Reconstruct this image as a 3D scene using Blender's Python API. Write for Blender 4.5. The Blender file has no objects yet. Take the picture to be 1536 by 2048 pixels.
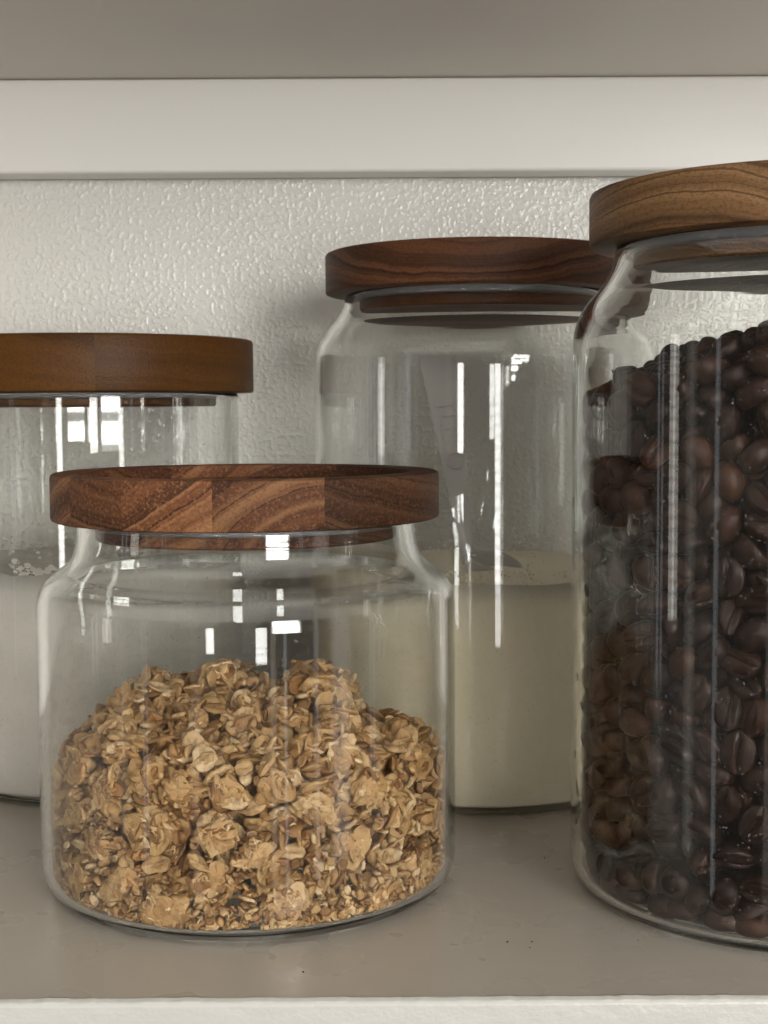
import bpy, math, random
import numpy as np
from mathutils import Vector, Matrix, Euler, Quaternion, noise

PI = math.pi
SC = bpy.context.scene
C = SC.collection
rnd = random.Random(11)

# ------------------------------------------------------------------ camera
CAM_H = 0.13088
cam_data = bpy.data.cameras.new('camera')
cam = bpy.data.objects.new('camera', cam_data)
C.objects.link(cam)
cam_data.sensor_fit = 'VERTICAL'
cam_data.sensor_height = 36.0
cam_data.sensor_width = 27.0
cam_data.lens = 36.0 * 2850.4 / 2048.0
cam_data.clip_start = 0.01
cam_data.clip_end = 50.0
cam.matrix_world = (Matrix.Translation((0, 0, CAM_H)) @ Matrix.Rotation(PI / 2 - 0.07251, 4, 'X')
                    @ Matrix.Rotation(-0.00535, 4, 'Z'))
cam_data.dof.use_dof = True
cam_data.dof.focus_distance = 0.35
cam_data.dof.aperture_fstop = 55.0
SC.camera = cam

# ------------------------------------------------------------------ render settings
SC.render.engine = 'CYCLES'
cy = SC.cycles
cy.use_denoising = True
try:
    cy.denoiser = 'OPENIMAGEDENOISE'
    cy.denoising_input_passes = 'RGB_ALBEDO_NORMAL'
    cy.denoising_prefilter = 'ACCURATE'
except Exception:
    pass
cy.max_bounces = 26
cy.diffuse_bounces = 4
cy.glossy_bounces = 12
cy.transmission_bounces = 24
cy.transparent_max_bounces = 16
cy.caustics_reflective = True
cy.caustics_refractive = True
cy.blur_glossy = 0.15
cy.sample_clamp_indirect = 40.0
cy.use_adaptive_sampling = True
cy.adaptive_threshold = 0.008
SC.view_settings.view_transform = 'Standard'
SC.view_settings.look = 'None'
SC.view_settings.gamma = 1.0
SC.view_settings.use_curve_mapping = False
SC.view_settings.exposure = 0.15


# ------------------------------------------------------------------ node helpers
class NT:
    def __init__(self, tree):
        self.t = tree
        tree.nodes.clear()

    def n(self, typ, ins=None, **props):
        nd = self.t.nodes.new(typ)
        for k, v in props.items():
            setattr(nd, k, v)
        for k, v in (ins or {}).items():
            s = nd.inputs[k]
            if isinstance(v, bpy.types.NodeSocket):
                self.t.links.new(v, s)
            else:
                s.default_value = v
        return nd

    def math(self, op, a, b=0.0, c=0.0):
        return self.n('ShaderNodeMath', {0: a, 1: b, 2: c}, operation=op).outputs[0]

    def ramp(self, fac, stops, interp='LINEAR'):
        r = self.n('ShaderNodeValToRGB', {0: fac})
        cr = r.color_ramp
        cr.interpolation = interp
        while len(cr.elements) > 1:
            cr.elements.remove(cr.elements[-1])
        first = True
        for p, c in stops:
            if not hasattr(c, '__len__'):
                c = (c, c, c)
            if first:
                e = cr.elements[0]
                e.position = p
                first = False
            else:
                e = cr.elements.new(p)
            e.color = (c[0], c[1], c[2], 1)
        return r.outputs[0]

    def mix(self, fac, a, b, blend='MIX'):
        m = self.n('ShaderNodeMix', data_type='RGBA', blend_type=blend)
        for s, v in ((m.inputs[0], fac), (m.inputs[6], a), (m.inputs[7], b)):
            if isinstance(v, bpy.types.NodeSocket):
                self.t.links.new(v, s)
            else:
                s.default_value = v if not hasattr(v, '__len__') else (v[0], v[1], v[2], 1)
        return m.outputs[2]

    def noise(self, vec, scale, detail=2.0, rough=0.5, out=0, dist=0.0):
        return self.n('ShaderNodeTexNoise', {'Vector': vec, 'Scale': scale, 'Detail': detail, 'Roughness': rough,
                                             'Distortion': dist}).outputs[out]

    def mapping(self, vec, scale=(1, 1, 1), loc=(0, 0, 0), rot=(0, 0, 0)):
        return self.n('ShaderNodeMapping', {'Vector': vec, 'Scale': scale, 'Location': loc, 'Rotation': rot}).outputs[0]

    def bump(self, h, strength=0.5, dist=0.001, normal=None):
        i = {'Height': h, 'Strength': strength, 'Distance': dist}
        if normal is not None:
            i['Normal'] = normal
        return self.n('ShaderNodeBump', i).outputs[0]

    def bsdf(self, **ins):
        b = self.n('ShaderNodeBsdfPrincipled', {k.replace('_', ' '): v for k, v in ins.items()})
        return b

    def out(self, sh):
        self.n('ShaderNodeOutputMaterial', {'Surface': sh})


def material(name):
    m = bpy.data.materials.new(name)
    m.use_nodes = True
    return m, NT(m.node_tree)


# ------------------------------------------------------------------ world: the dim room behind the photographer
world = bpy.data.worlds.new('World')
SC.world = world
world.use_nodes = True
w = NT(world.node_tree)
tc = w.n('ShaderNodeTexCoord').outputs['Generated']
sx = w.n('ShaderNodeSeparateXYZ', {0: tc})
az = w.math('ARCTAN2', sx.outputs[0], w.math('MULTIPLY', sx.outputs[1], -1.0))      # 0 = behind the camera
u = w.math('ADD', w.math('DIVIDE', az, 2 * PI), 0.5)


def A(deg):
    return (deg + 180.0) / 360.0


def strips(items, base):
    st = [(0.0, base)]
    for c0, wd, col in sorted(items):
        st += [(A(c0 - wd / 2), col), (A(c0 + wd / 2), base)]
    return st


base = (0.15, 0.138, 0.122)
cool = (1.25, 1.32, 1.40)
warm = (1.5, 1.3, 1.08)
st1 = strips([(-128, 2.2, cool), (-121, 1.6, (2.6, 2.6, 2.5)), (-112, 4, warm), (-84, 2.0, cool), (-66, 5, (0.6, 0.57, 0.5)),
              (-52, 1.2, cool), (-38, 22, (0.12, 0.105, 0.09)), (-24, 4, (0.55, 0.48, 0.42))], base)
st2 = strips([(-5, 15, (0.10, 0.095, 0.085)), (17.5, 4, (0.95, 0.8, 0.65)), (24, 1.0, cool), (31, 8, (0.10, 0.09, 0.08)),
              (41, 1.4, cool), (55, 9, (0.85, 0.87, 0.88)), (74, 1.6, cool), (96, 5, (0.75, 0.7, 0.62)), (116, 2, cool),
              (124, 1.5, cool)], base)
r1 = w.ramp(u, st1, 'CONSTANT')
r2 = w.ramp(u, st2, 'CONSTANT')
strip = w.mix(w.math('GREATER_THAN', u, A(-13)), r1, r2)
el = w.math('ARCSINE', sx.outputs[2])
eln = w.math('ADD', w.math('DIVIDE', el, PI), 0.5)


def E_(deg):
    return (deg + 90.0) / 180.0


inband = w.ramp(eln, [(0, 0.0), (E_(-27), 0.0), (E_(-25), 1.0), (E_(16), 1.0), (E_(18), 0.0)])
vert = w.ramp(eln, [(0, (0.19, 0.165, 0.14)), (E_(-25), (0.24, 0.22, 0.19)), (E_(18), (0.95, 0.92, 0.85)), (E_(55), (0.88, 0.83, 0.75)), (1, (0.88, 0.83, 0.75))])
room = w.mix(inband, vert, strip)
bg = w.n('ShaderNodeBackground', {'Color': room, 'Strength': 0.95})
w.n('ShaderNodeOutputWorld', {'Surface': bg.outputs[0]})
world.cycles.sampling_method = 'MANUAL'
world.cycles.sample_map_resolution = 1024


# ------------------------------------------------------------------ lamps: the windows of the room
def window_lamp(name, az_deg, elev_deg, dist, sx_, sy_, power, color, slats=0):
    L = bpy.data.lights.new(name, 'AREA')
    L.shape = 'RECTANGLE'
    L.size = sx_
    L.size_y = sy_
    L.energy = power
    L.color = color
    a = math.radians(az_deg)
    e = math.radians(elev_deg)
    o = bpy.data.objects.new(name, L)
    C.objects.link(o)
    o.location = (dist * math.sin(a) * math.cos(e), 0.4 - dist * math.cos(a) * math.cos(e), CAM_H + dist * math.sin(e))
    d = Vector((0, 0.45, 0.12)) - o.location
    d.z = 0
    o.rotation_euler = d.to_track_quat('-Z', 'Y').to_euler()
    if slats:
        L.use_nodes = True
        t = NT(L.node_tree)
        g = t.n('ShaderNodeNewGeometry').outputs['Parametric']
        s = t.n('ShaderNodeSeparateXYZ', {0: g})
        v = t.math('FRACT', t.math('MULTIPLY', s.outputs[1], float(slats)))
        lo = 0.10 if power > 50 else 0.72
        k = t.ramp(v, [(0, lo), (0.24, lo), (0.36, 1.0), (0.88, 1.0), (1, lo)])
        uu = t.math('FRACT', t.math('MULTIPLY', s.outputs[0], 1.0))
        fr = t.ramp(uu, [(0, 0.25), (0.05, 0.25), (0.06, 1.0), (0.93, 1.0), (0.94, 0.25)])
        em = t.n('ShaderNodeEmission', {'Color': t.mix(1.0, k, fr, 'MULTIPLY'), 'Strength': 1.0})
        t.n('ShaderNodeOutputLight', {'Surface': em.outputs[0]})
    return o


window_lamp('window_light', -15.0, -3.0, 4.0, 0.30, 0.98, 13, (1.0, 0.985, 0.95), 30)
window_lamp('window_light', 11.5, -3.5, 4.0, 0.44, 1.02, 18, (1.0, 0.985, 0.95), 26)
window_lamp('window_light', -74.0, -1.0, 3.0, 0.20, 0.9, 2.2, (1.0, 0.96, 0.88), 30)
window_lamp('window_light', 24.5, 5.5, 3.0, 0.82, 1.10, 84, (1.0, 0.988, 0.955), 14)
window_lamp('window_light', 80.0, 2.0, 3.0, 0.20, 0.9, 3, (1.0, 1.0, 1.0), 30)


# ------------------------------------------------------------------ object helpers
def mesh_obj(name, verts, faces, mat=None, parent=None, smooth=True, label=None, cat=None, group=None, kind=None, loc=None):
    me = bpy.data.meshes.new(name)
    me.from_pydata([tuple(v) for v in verts], [], faces)
    me.update()
    if smooth:
        me.polygons.foreach_set('use_smooth', [True] * len(me.polygons))
    if mat:
        me.materials.append(mat)
    return link(name, me, parent, label, cat, group, kind, loc)


def link(name, data, parent=None, label=None, cat=None, group=None, kind=None, loc=None):
    o = bpy.data.objects.new(name, data)
    C.objects.link(o)
    if parent:
        o.parent = parent
    for k, v in (('label', label), ('category', cat), ('group', group), ('kind', kind)):
        if v:
            o[k] = v
    if loc is not None:
        o.location = loc
    return o


def lathe(profile, n=128, closed=False):
    """profile of (r, z); r==0 makes a pole."""
    vs, fs = [], []
    idx = []
    for r, z in profile:
        if r < 1e-7:
            idx.append([len(vs)])
            vs.append((0, 0, z))
        else:
            b = len(vs)
            for i in range(n):
                a = 2 * PI * i / n
                vs.append((r * math.cos(a), r * math.sin(a), z))
            idx.append(list(range(b, b + n)))
    pairs = list(zip(idx[:-1], idx[1:]))
    if closed:
        pairs.append((idx[-1], idx[0]))
    for p, q in pairs:
        for i in range(n):
            j = (i + 1) % n
            if len(p) == 1:
                fs.append((p[0], q[j], q[i]))
            elif len(q) == 1:
                fs.append((p[i], p[j], q[0]))
            else:
                fs.append((p[i], p[j], q[j], q[i]))
    return vs, fs


def smooth_profile(pts, k=3):
    """corner cutting of an (r, z) polyline; the ends stay put."""
    P = [tuple(p) for p in pts]
    for _ in range(k):
        Q = [P[0]]
        for a, b in zip(P[:-1], P[1:]):
            Q.append((a[0] * 0.75 + b[0] * 0.25, a[1] * 0.75 + b[1] * 0.25))
            Q.append((a[0] * 0.25 + b[0] * 0.75, a[1] * 0.25 + b[1] * 0.75))
        Q.append(P[-1])
        P = Q
    return P


def box_mesh(x0, x1, y0, y1, z0, z1, bev=0.0):
    import bmesh
    bm = bmesh.new()
    bmesh.ops.create_cube(bm, size=1.0)
    for v in bm.verts:
        v.co = Vector(((x0 + x1) / 2 + v.co.x * (x1 - x0), (y0 + y1) / 2 + v.co.y * (y1 - y0), (z0 + z1) / 2 + v.co.z * (z1 - z0)))
    if bev:
        bmesh.ops.bevel(bm, geom=bm.edges[:], offset=bev, segments=3, affect='EDGES', profile=0.5)
    me = bpy.data.meshes.new('slab')
    bm.to_mesh(me)
    bm.free()
    return me


# ------------------------------------------------------------------ materials
def paint(name, col, rough, bumps, spec=0.5, fleck=False, coat=0.0):
    m, t = material(name)
    P = t.n('ShaderNodeTexCoord').outputs['Object']
    nrm = None
    for kind, scale, strength, dist, sc3 in bumps:
        v = t.mapping(P, sc3)
        if kind == 'peel':
            a = t.noise(v, scale, 1.0, 0.4)
            h = t.ramp(a, [(0.44, 0.0), (0.74, 1.0)], 'EASE')
            b = t.noise(v, scale * 2.3, 2.0, 0.5)
            h = t.math('ADD', t.math('MULTIPLY', h, t.ramp(t.noise(P, 16.0, 3.0), [(0.36, 0.4), (0.60, 1.2)])), t.math('MULTIPLY', b, 0.22))
        else:
            h = t.noise(v, scale, 3.0, 0.55)
        nrm = t.bump(h, strength, dist, nrm)
    c = t.mix(t.math('MULTIPLY', t.noise(P, 9.0, 3.0), 0.5), col, tuple(x * 0.93 for x in col))
    if fleck:
        f = t.noise(P, 260.0, 1.0, 0.4)
        g = t.noise(P, 24.0, 1.0, 0.4)
        k = t.math('MULTIPLY', t.math('GREATER_THAN', f, 0.80), t.math('GREATER_THAN', g, 0.52))
        c = t.mix(k, c, (0.10, 0.07, 0.05))
    rr = t.math('ADD', rough, t.math('MULTIPLY', t.math('SUBTRACT', t.noise(P, 30.0, 3.0), 0.5), 0.12))
    b = t.bsdf(Base_Color=c, Roughness=rr, Normal=nrm, Specular_IOR_Level=spec, Coat_Weight=coat, Coat_Roughness=0.2)
    t.out(b.outputs[0])
    return m


M_wall = paint('wall_paint', (0.70, 0.68, 0.63), 0.25, [('peel', 520.0, 0.33, 0.0010, (1, 1, 1)), ('n', 70.0, 0.3, 0.001, (1, 1, 1))], 0.55)
M_batten = paint('batten_paint', (0.82, 0.80, 0.755), 0.33, [('n', 260.0, 0.16, 0.0006, (0.55, 1, 1)), ('n', 40.0, 0.15, 0.001, (0.5, 1, 1))], 0.5)
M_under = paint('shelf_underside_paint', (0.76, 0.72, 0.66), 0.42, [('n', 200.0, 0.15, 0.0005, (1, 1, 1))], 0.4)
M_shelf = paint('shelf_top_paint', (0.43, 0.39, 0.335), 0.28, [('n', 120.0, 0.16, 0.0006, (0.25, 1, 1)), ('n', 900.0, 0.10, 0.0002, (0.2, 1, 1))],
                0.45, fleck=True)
M_edge = paint('shelf_edge_paint', (0.56, 0.55, 0.515), 0.35, [('n', 260.0, 0.35, 0.001, (0.7, 1, 1)), ('n', 900.0, 0.2, 0.0004, (1, 1, 1))], 0.5)


def glass(name, col=(0.972, 0.975, 0.970)):
    m, t = material(name)
    g = t.n('ShaderNodeBsdfGlass', {'Color': (*col, 1), 'Roughness': 0.0, 'IOR': 1.47})
    P = t.n('ShaderNodeTexCoord').outputs['Object']
    h = t.noise(t.mapping(P, (1, 1, 0.22)), 55.0, 1.0, 0.4)
    t.t.links.new(t.bump(h, 0.035, 0.0006), g.inputs['Normal'])
    # a little dust and finger haze on the surface
    d = t.n('ShaderNodeBsdfDiffuse', {'Color': (0.75, 0.73, 0.70, 1)})
    k = t.math('MULTIPLY', t.ramp(t.noise(t.mapping(P, (1, 1, 0.6)), 38.0, 5.0, 0.65), [(0.50, 0.0), (0.78, 1.0)]), 0.020)
    k2 = t.math('MULTIPLY', t.ramp(t.noise(P, 1300.0, 1.0, 0.5), [(0.72, 0.0), (0.76, 1.0)]), 0.22)
    mx = t.n('ShaderNodeMixShader', {0: t.math('ADD', k, k2)})
    t.t.links.new(g.outputs[0], mx.inputs[1])
    t.t.links.new(d.outputs[0], mx.inputs[2])
    t.out(mx.outputs[0])
    return m


M_glass = glass('clear_glass')


def wood(name, planks, dark, mid, light, ringf, centers, stretch=1.0, fuzz=0.35, rough=0.5, ringpow=1.0, contrast=1.0):
    """planks: x positions of the glue joints; centers: (cx, cz, tone) for each plank; ring arcs show on the sawn side."""
    m, t = material(name)
    P = t.n('ShaderNodeTexCoord').outputs['Object']
    s = t.n('ShaderNodeSeparateXYZ', {0: P})
    X, Y, Z = s.outputs
    # plank lookup: colour channels hold centre x, centre z, tone, each mapped 0..1
    st = []
    edges = [-0.07] + list(planks)
    for e, (cx, cz, tone) in zip(edges, centers):
        st.append((max(0.0, (e + 0.07) / 0.14), ((cx + 0.3) / 0.6, (cz + 0.3) / 0.6, tone)))
    look = t.ramp(t.math('DIVIDE', t.math('ADD', X, 0.07), 0.14), st, 'CONSTANT')
    ls = t.n('ShaderNodeSeparateColor', {0: look})
    cx = t.math('SUBTRACT', t.math('MULTIPLY', ls.outputs[0], 0.6), 0.3)
    cz = t.math('SUBTRACT', t.math('MULTIPLY', ls.outputs[1], 0.6), 0.3)
    tone = ls.outputs[2]
    warp = t.noise(t.mapping(P, (1, 0.35, 1)), 22.0, 3.0, 0.5)
    dx = t.math('MULTIPLY', t.math('SUBTRACT', X, cx), stretch)
    dz = t.math('ADD', t.math('SUBTRACT', Z, cz), t.math('MULTIPLY', Y, 0.12))
    r = t.math('SQRT', t.math('ADD', t.math('MULTIPLY', dx, dx), t.math('MULTIPLY', dz, dz)))
    r = t.math('ADD', r, t.math('MULTIPLY', t.math('SUBTRACT', warp, 0.5), 0.010))
    r = t.math('ADD', r, t.math('MULTIPLY', t.math('SUBTRACT', t.noise(P, 90.0, 3.0, 0.6), 0.5), 0.0022))
    comb = t.n('ShaderNodeCombineXYZ', {0: t.math('MULTIPLY', r, ringf), 1: t.math('MULTIPLY', look, 17.0), 2: 0.0}).outputs[0]
    rings = t.noise(comb, 0.62, 5.0, 0.60)
    line = t.noise(comb, 2.7, 2.0, 0.5)
    c = t.ramp(rings, [(0.36, dark), (0.45, tuple((a * 0.4 + b * 0.6) for a, b in zip(dark, mid))), (0.53, mid), (0.64, light)])
    c = t.mix(t.math('MULTIPLY', t.ramp(line, [(0.34, 1.0), (0.43, 0.0)]), 0.85 * contrast), c, tuple(x * 0.55 for x in dark))
    pores = t.noise(t.mapping(P, (1, 0.25, 1)), 1500.0, 2.0, 0.6)
    c = t.mix(t.math('MULTIPLY', t.ramp(pores, [(0.36, 1.0), (0.52, 0.0)]), 0.35), c, tuple(x * 0.5 for x in dark))
    streak = t.noise(t.mapping(P, (0.25, 0.25, 1.6)), 420.0, 3.0, 0.6)
    c = t.mix(t.math('MULTIPLY', streak, 0.16), c, light)
    spk = t.noise(P, 1100.0, 2.0, 0.7)
    c = t.mix(t.math('MULTIPLY', t.ramp(spk, [(0.52, 0.0), (0.66, 1.0)]), fuzz * 0.6), c, light)
    c = t.mix(1.0, c, t.ramp(tone, [(0.0, 0.35), (1.0, (1.45, 1.35, 1.25))]), 'MULTIPLY')
    h = t.math('ADD', t.math('MULTIPLY', pores, 0.7), t.math('MULTIPLY', rings, 0.3))
    fz = t.noise(P, 2600.0, 2.0, 0.6)
    nrm = t.bump(t.math('ADD', h, t.math('MULTIPLY', fz, fuzz)), 0.5, 0.0004)
    b = t.bsdf(Base_Color=c, Roughness=rough, Normal=nrm, Specular_IOR_Level=0.18)
    t.out(b.outputs[0])
    return m


M_wood_granola = wood('acacia_plank_lid', (-0.042, -0.0265, -0.0037, 0.0232),
                      (0.020, 0.006, 0.004), (0.115, 0.045, 0.021), (0.235, 0.120, 0.058), 360.0,
                      [(-0.06, 0.13, 0.74), (-0.01, 0.150, 0.60), (-0.06, 0.145, 0.98), (0.030, 0.078, 0.58), (0.05, 0.150, 0.13)], 0.8, 0.9, 0.6)
M_wood_middle = wood('walnut_toned_lid', (), (0.010, 0.004, 0.002), (0.085, 0.034, 0.015), (0.135, 0.060, 0.028), 400.0,
                     [(-0.0058, 0.1935, 0.72)], 0.52, 0.2, 0.5, contrast=1.15)
M_wood_coffee = wood('golden_acacia_lid', (), (0.035, 0.016, 0.008), (0.160, 0.088, 0.041), (0.225, 0.132, 0.062), 300.0,
                     [(-0.055, 0.115, 0.68)], 0.75, 0.15, 0.48, contrast=0.8)
M_wood_back = wood('orange_brown_lid', (-0.03, 0.0122), (0.045, 0.017, 0.003), (0.100, 0.041, 0.008), (0.130, 0.058, 0.011), 110.0,
                   [(0.1, 0.2, 0.75), (0.1, 0.2, 0.66), (0.0, 0.22, 0.48)], 0.3, 0.1, 0.45, contrast=0.45)


def simple(name, col, rough=0.5, **kw):
    m, t = material(name)
    b = t.bsdf(Base_Color=(*col, 1), Roughness=rough, **kw)
    P = t.n('ShaderNodeTexCoord').outputs['Object']
    t.t.links.new(t.bump(t.noise(P, 700.0, 2.0), 0.2, 0.0004), b.inputs['Normal'])
    t.out(b.outputs[0])
    return m


M_gasket = simple('silicone_gasket', (0.14, 0.135, 0.14), 0.3)


def powder(name, col, col2):
    m, t = material(name)
    P = t.n('ShaderNodeTexCoord').outputs['Object']
    n1 = t.noise(t.mapping(P, (1, 1, 0.6)), 35.0, 4.0, 0.6)
    c = t.mix(t.ramp(n1, [(0.40, 0.0), (0.62, 1.0)]), col, col2)
    c = t.mix(t.math('MULTIPLY', t.ramp(t.noise(P, 900.0, 2.0, 0.6), [(0.60, 0.0), (0.72, 1.0)]), 0.22), c, tuple(x * 0.72 for x in col2))
    nrm = t.bump(t.math('ADD', n1, t.math('MULTIPLY', t.noise(P, 500.0, 3.0), 0.5)), 0.3, 0.001)
    b = t.bsdf(Base_Color=c, Roughness=0.9, Normal=nrm, Specular_IOR_Level=0.1)
    t.out(b.outputs[0])
    return m


M_flour = powder('white_flour_powder', (0.84, 0.81, 0.755), (0.76, 0.73, 0.675))
M_cream = powder('cream_powder', (0.92, 0.85, 0.69), (0.87, 0.80, 0.64))


def granola_mat():
    m, t = material('toasted_oats')
    P = t.n('ShaderNodeTexCoord').outputs['Object']
    isl = t.n('ShaderNodeNewGeometry').outputs['Random Per Island']
    c = t.ramp(isl, [(0.0, (0.21, 0.092, 0.028)), (0.3, (0.35, 0.180, 0.060)), (0.6, (0.50, 0.300, 0.120)), (0.88, (0.64, 0.430, 0.210)),
                     (1.0, (0.78, 0.60, 0.37))])
    n1 = t.noise(P, 300.0, 4.0, 0.65)
    c = t.mix(t.ramp(n1, [(0.36, 0.75), (0.50, 0.0)]), c, (0.27, 0.130, 0.045))
    n2 = t.noise(P, 120.0, 2.0, 0.5)
    c = t.mix(t.math('MULTIPLY', t.ramp(n2, [(0.55, 0.0), (0.7, 1.0)]), 0.6), c, (0.46, 0.23, 0.075))
    nrm = t.bump(t.math('ADD', n1, t.math('MULTIPLY', t.noise(P, 1300.0, 3.0, 0.6), 0.5)), 0.5, 0.0007)
    b = t.bsdf(Base_Color=c, Roughness=0.42, Normal=nrm, Specular_IOR_Level=0.5, Subsurface_Weight=0.0)
    t.out(b.outputs[0])
    return m


M_oat = granola_mat()


def bean_mat():
    m, t = material('roasted_coffee')
    oi = t.n('ShaderNodeObjectInfo').outputs['Random']
    isl = t.n('ShaderNodeNewGeometry').outputs['Random Per Island']
    P = t.n('ShaderNodeTexCoord').outputs['Object']
    f = t.math('FRACT', t.math('MULTIPLY', t.math('ADD', oi, isl), 3.7))
    c = t.ramp(f, [(0.0, (0.014, 0.0050, 0.0026)), (0.5, (0.026, 0.0092, 0.0042)), (0.85, (0.042, 0.0145, 0.0060)), (1.0, (0.065, 0.023, 0.009))])
    n1 = t.noise(P, 420.0, 3.0, 0.6)
    c = t.mix(t.ramp(n1, [(0.38, 0.6), (0.6, 0.0)]), c, (0.028, 0.013, 0.009))
    nrm = t.bump(t.math('ADD', n1, t.math('MULTIPLY', t.noise(P, 1800.0, 2.0), 0.1)), 0.25, 0.0005)
    b = t.bsdf(Base_Color=c, Roughness=t.math('ADD', 0.34, t.math('MULTIPLY', n1, 0.2)), Normal=nrm, Specular_IOR_Level=0.24)
    t.out(b.outputs[0])
    return m


M_bean = bean_mat()

# ------------------------------------------------------------------ setting
X0, X1 = -0.75, 0.75
YW, YB, YE = 0.575, 0.557, 0.3067
link('back_wall', box_mesh(X0, X1, YW, YW + 0.02, -0.06, 0.32), kind='structure').data.materials.append(M_wall)
o = link('upper_shelf', box_mesh(X0, X1, YE, YW - 0.0005, 0.2578, 0.2768, 0.0012), kind='structure')
o.data.materials.append(M_under)
o = link('wall_batten', box_mesh(X0, X1, YB, YW - 0.0032, 0.2218, 0.2575, 0.0014), kind='structure')
o.data.materials.append(M_batten)
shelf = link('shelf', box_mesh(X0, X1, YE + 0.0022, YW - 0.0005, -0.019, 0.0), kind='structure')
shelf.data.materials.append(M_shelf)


def edge_strip():
    """the white painted nosing of the shelf with a lumpy paint line along its top"""
    nx, prof = 1500, []
    for k in range(0, 11):
        a = PI / 2 * k / 10
        prof.append((YE + 0.0022 - 0.0010 - 0.0012 * math.sin(a) + 0.0000, -0.0012 + 0.0012 * math.cos(a)))
    prof = [(YE + 0.0022, -0.0008), (YE + 0.0022, 0.0002), (YE + 0.0016, 0.0003)] + prof[1:] + [(YE, -0.006), (YE, -0.012), (YE, -0.019), (YE + 0.0022, -0.019)]
    vs, fs = [], []
    m = len(prof)
    for i in range(nx + 1):
        x = -0.3 + 0.6 * i / nx
        n1 = noise.noise(Vector((x * 420, 0, 1.3)))
        n2 = noise.noise(Vector((x * 130, 3.3, 0)))
        lump = max(0.0, n1 * 0.6 + n2 * 0.7) * 0.00035
        for k, (y, z) in enumerate(prof):
            dy = dz = 0
            if 1 <= k <= 6:
                dz = lump
                dy = (0.0006 * n2 if k == 1 else -lump * 0.4)
            vs.append((x, y + dy, z + dz))
    for i in range(nx):
        for k in range(m):
            k2 = (k + 1) % m
            fs.append((i * m + k, (i + 1) * m + k, (i + 1) * m + k2, i * m + k2))
    fs.append(tuple(range(m)))
    fs.append(tuple(nx * m + k for k in reversed(range(m))))
    return vs, fs


v_, f_ = edge_strip()
mesh_obj('edge_trim', v_, f_, M_edge, parent=shelf)

# ------------------------------------------------------------------ jars
GP = (-0.03794, 0.39352)
MP = (0.03307, 0.5030)
CP = (0.10837, 0.38197)
BP = (-0.1040, 0.5100)
WALLT = 0.0026


def jar_profile(outer, bottom_t=0.0036, t=WALLT):
    """outer: (r,z) list going up from the foot ring to the rim; returns closed loop outer + inner"""
    n = len(outer)
    o_ = smooth_profile(outer, 3)
    inner = []
    for i, (r, z) in enumerate(o_):
        a = np.array(o_[max(i - 1, 0)])
        b = np.array(o_[min(i + 1, len(o_) - 1)])
        d = b - a
        d /= (np.linalg.norm(d) + 1e-12)
        nn = np.array((d[1], -d[0]))     # outward
        q = np.array((r, z)) - nn * t
        if q[1] > bottom_t + 0.003 or (q[1] > bottom_t and r > outer[0][0] + 0.0035):
            inner.append((q[0], q[1]))
    rin0 = inner[0][0]
    bot_in = [(rin0 * s, bottom_t + (inner[0][1] - bottom_t) * g) for s, g in ((0.985, 0.45), (0.955, 0.12), (0.91, 0.0))]
    rr, zz = o_[-1]
    rim = [(rr - t * 0.08, zz + t * 0.30), (rr - t * 0.3, zz + t * 0.45), (rr - t * 0.7, zz + t * 0.45), (rr - t * 0.92, zz + t * 0.30)]
    prof = [(0, 0.0004), (outer[0][0] * 0.90, 0.0004), (outer[0][0] * 0.97, 0.0001)] + o_ + rim + inner[::-1] + bot_in[::-1] + [(0, bottom_t)]
    inner_prof = bot_in[::-1] + inner
    return prof, inner_prof


foot = [(0.0508, 0.00005), (0.0535, 0.0006), (0.0555, 0.0020), (0.0568, 0.0042), (0.0574, 0.0068), (0.0575, 0.0100)]
G_OUT = foot + [(0.0575, 0.030), (0.0575, 0.055), (0.0575, 0.0748), (0.0574, 0.0785), (0.0568, 0.0814), (0.0552, 0.0842), (0.0525, 0.0865),
                (0.0498, 0.0884), (0.0481, 0.0903), (0.0471, 0.0928), (0.0466, 0.0955), (0.0462, 0.0998)]
T_UP = [(0.0575, 0.040), (0.0575, 0.090), (0.0575, 0.1470), (0.0571, 0.1510), (0.0557, 0.1553), (0.0528, 0.1597), (0.0497, 0.1630),
        (0.0476, 0.1660), (0.0464, 0.1695)]
M_OUT = foot + T_UP + [(0.0461, 0.1694 + 0.002)]
M_OUT = foot + [(r, z - 0.0012) for r, z in T_UP] + [(0.0462, 0.1690)]
C_OUT = foot + T_UP + [(0.0462, 0.1722)]
B_OUT = [(0.0478, 0.00005), (0.0498, 0.0008), (0.0512, 0.0030), (0.0520, 0.0070), (0.0520, 0.03), (0.0520, 0.09), (0.0520, 0.1352)]


def lid_mesh(R, z0, z1, rec_r=0.85, rec_d=0.0042, ch=0.0011, n=160):
    rr = R * rec_r
    p = [(0, z0), (R - 0.0008, z0), (R - 0.0002, z0 + 0.0003), (R, z0 + 0.0009), (R, z0 + (z1 - z0) * 0.5), (R, z1 - ch), (R - ch * 0.3, z1 - ch * 0.3), (R - ch, z1),
         (rr + 0.0007, z1), (rr + 0.0002, z1 - 0.0003), (rr, z1 - 0.0009), (rr - 0.0004, z1 - rec_d + 0.0006), (rr - 0.0012, z1 - rec_d), (0, z1 - rec_d)]
    return lathe(p, n)


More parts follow.
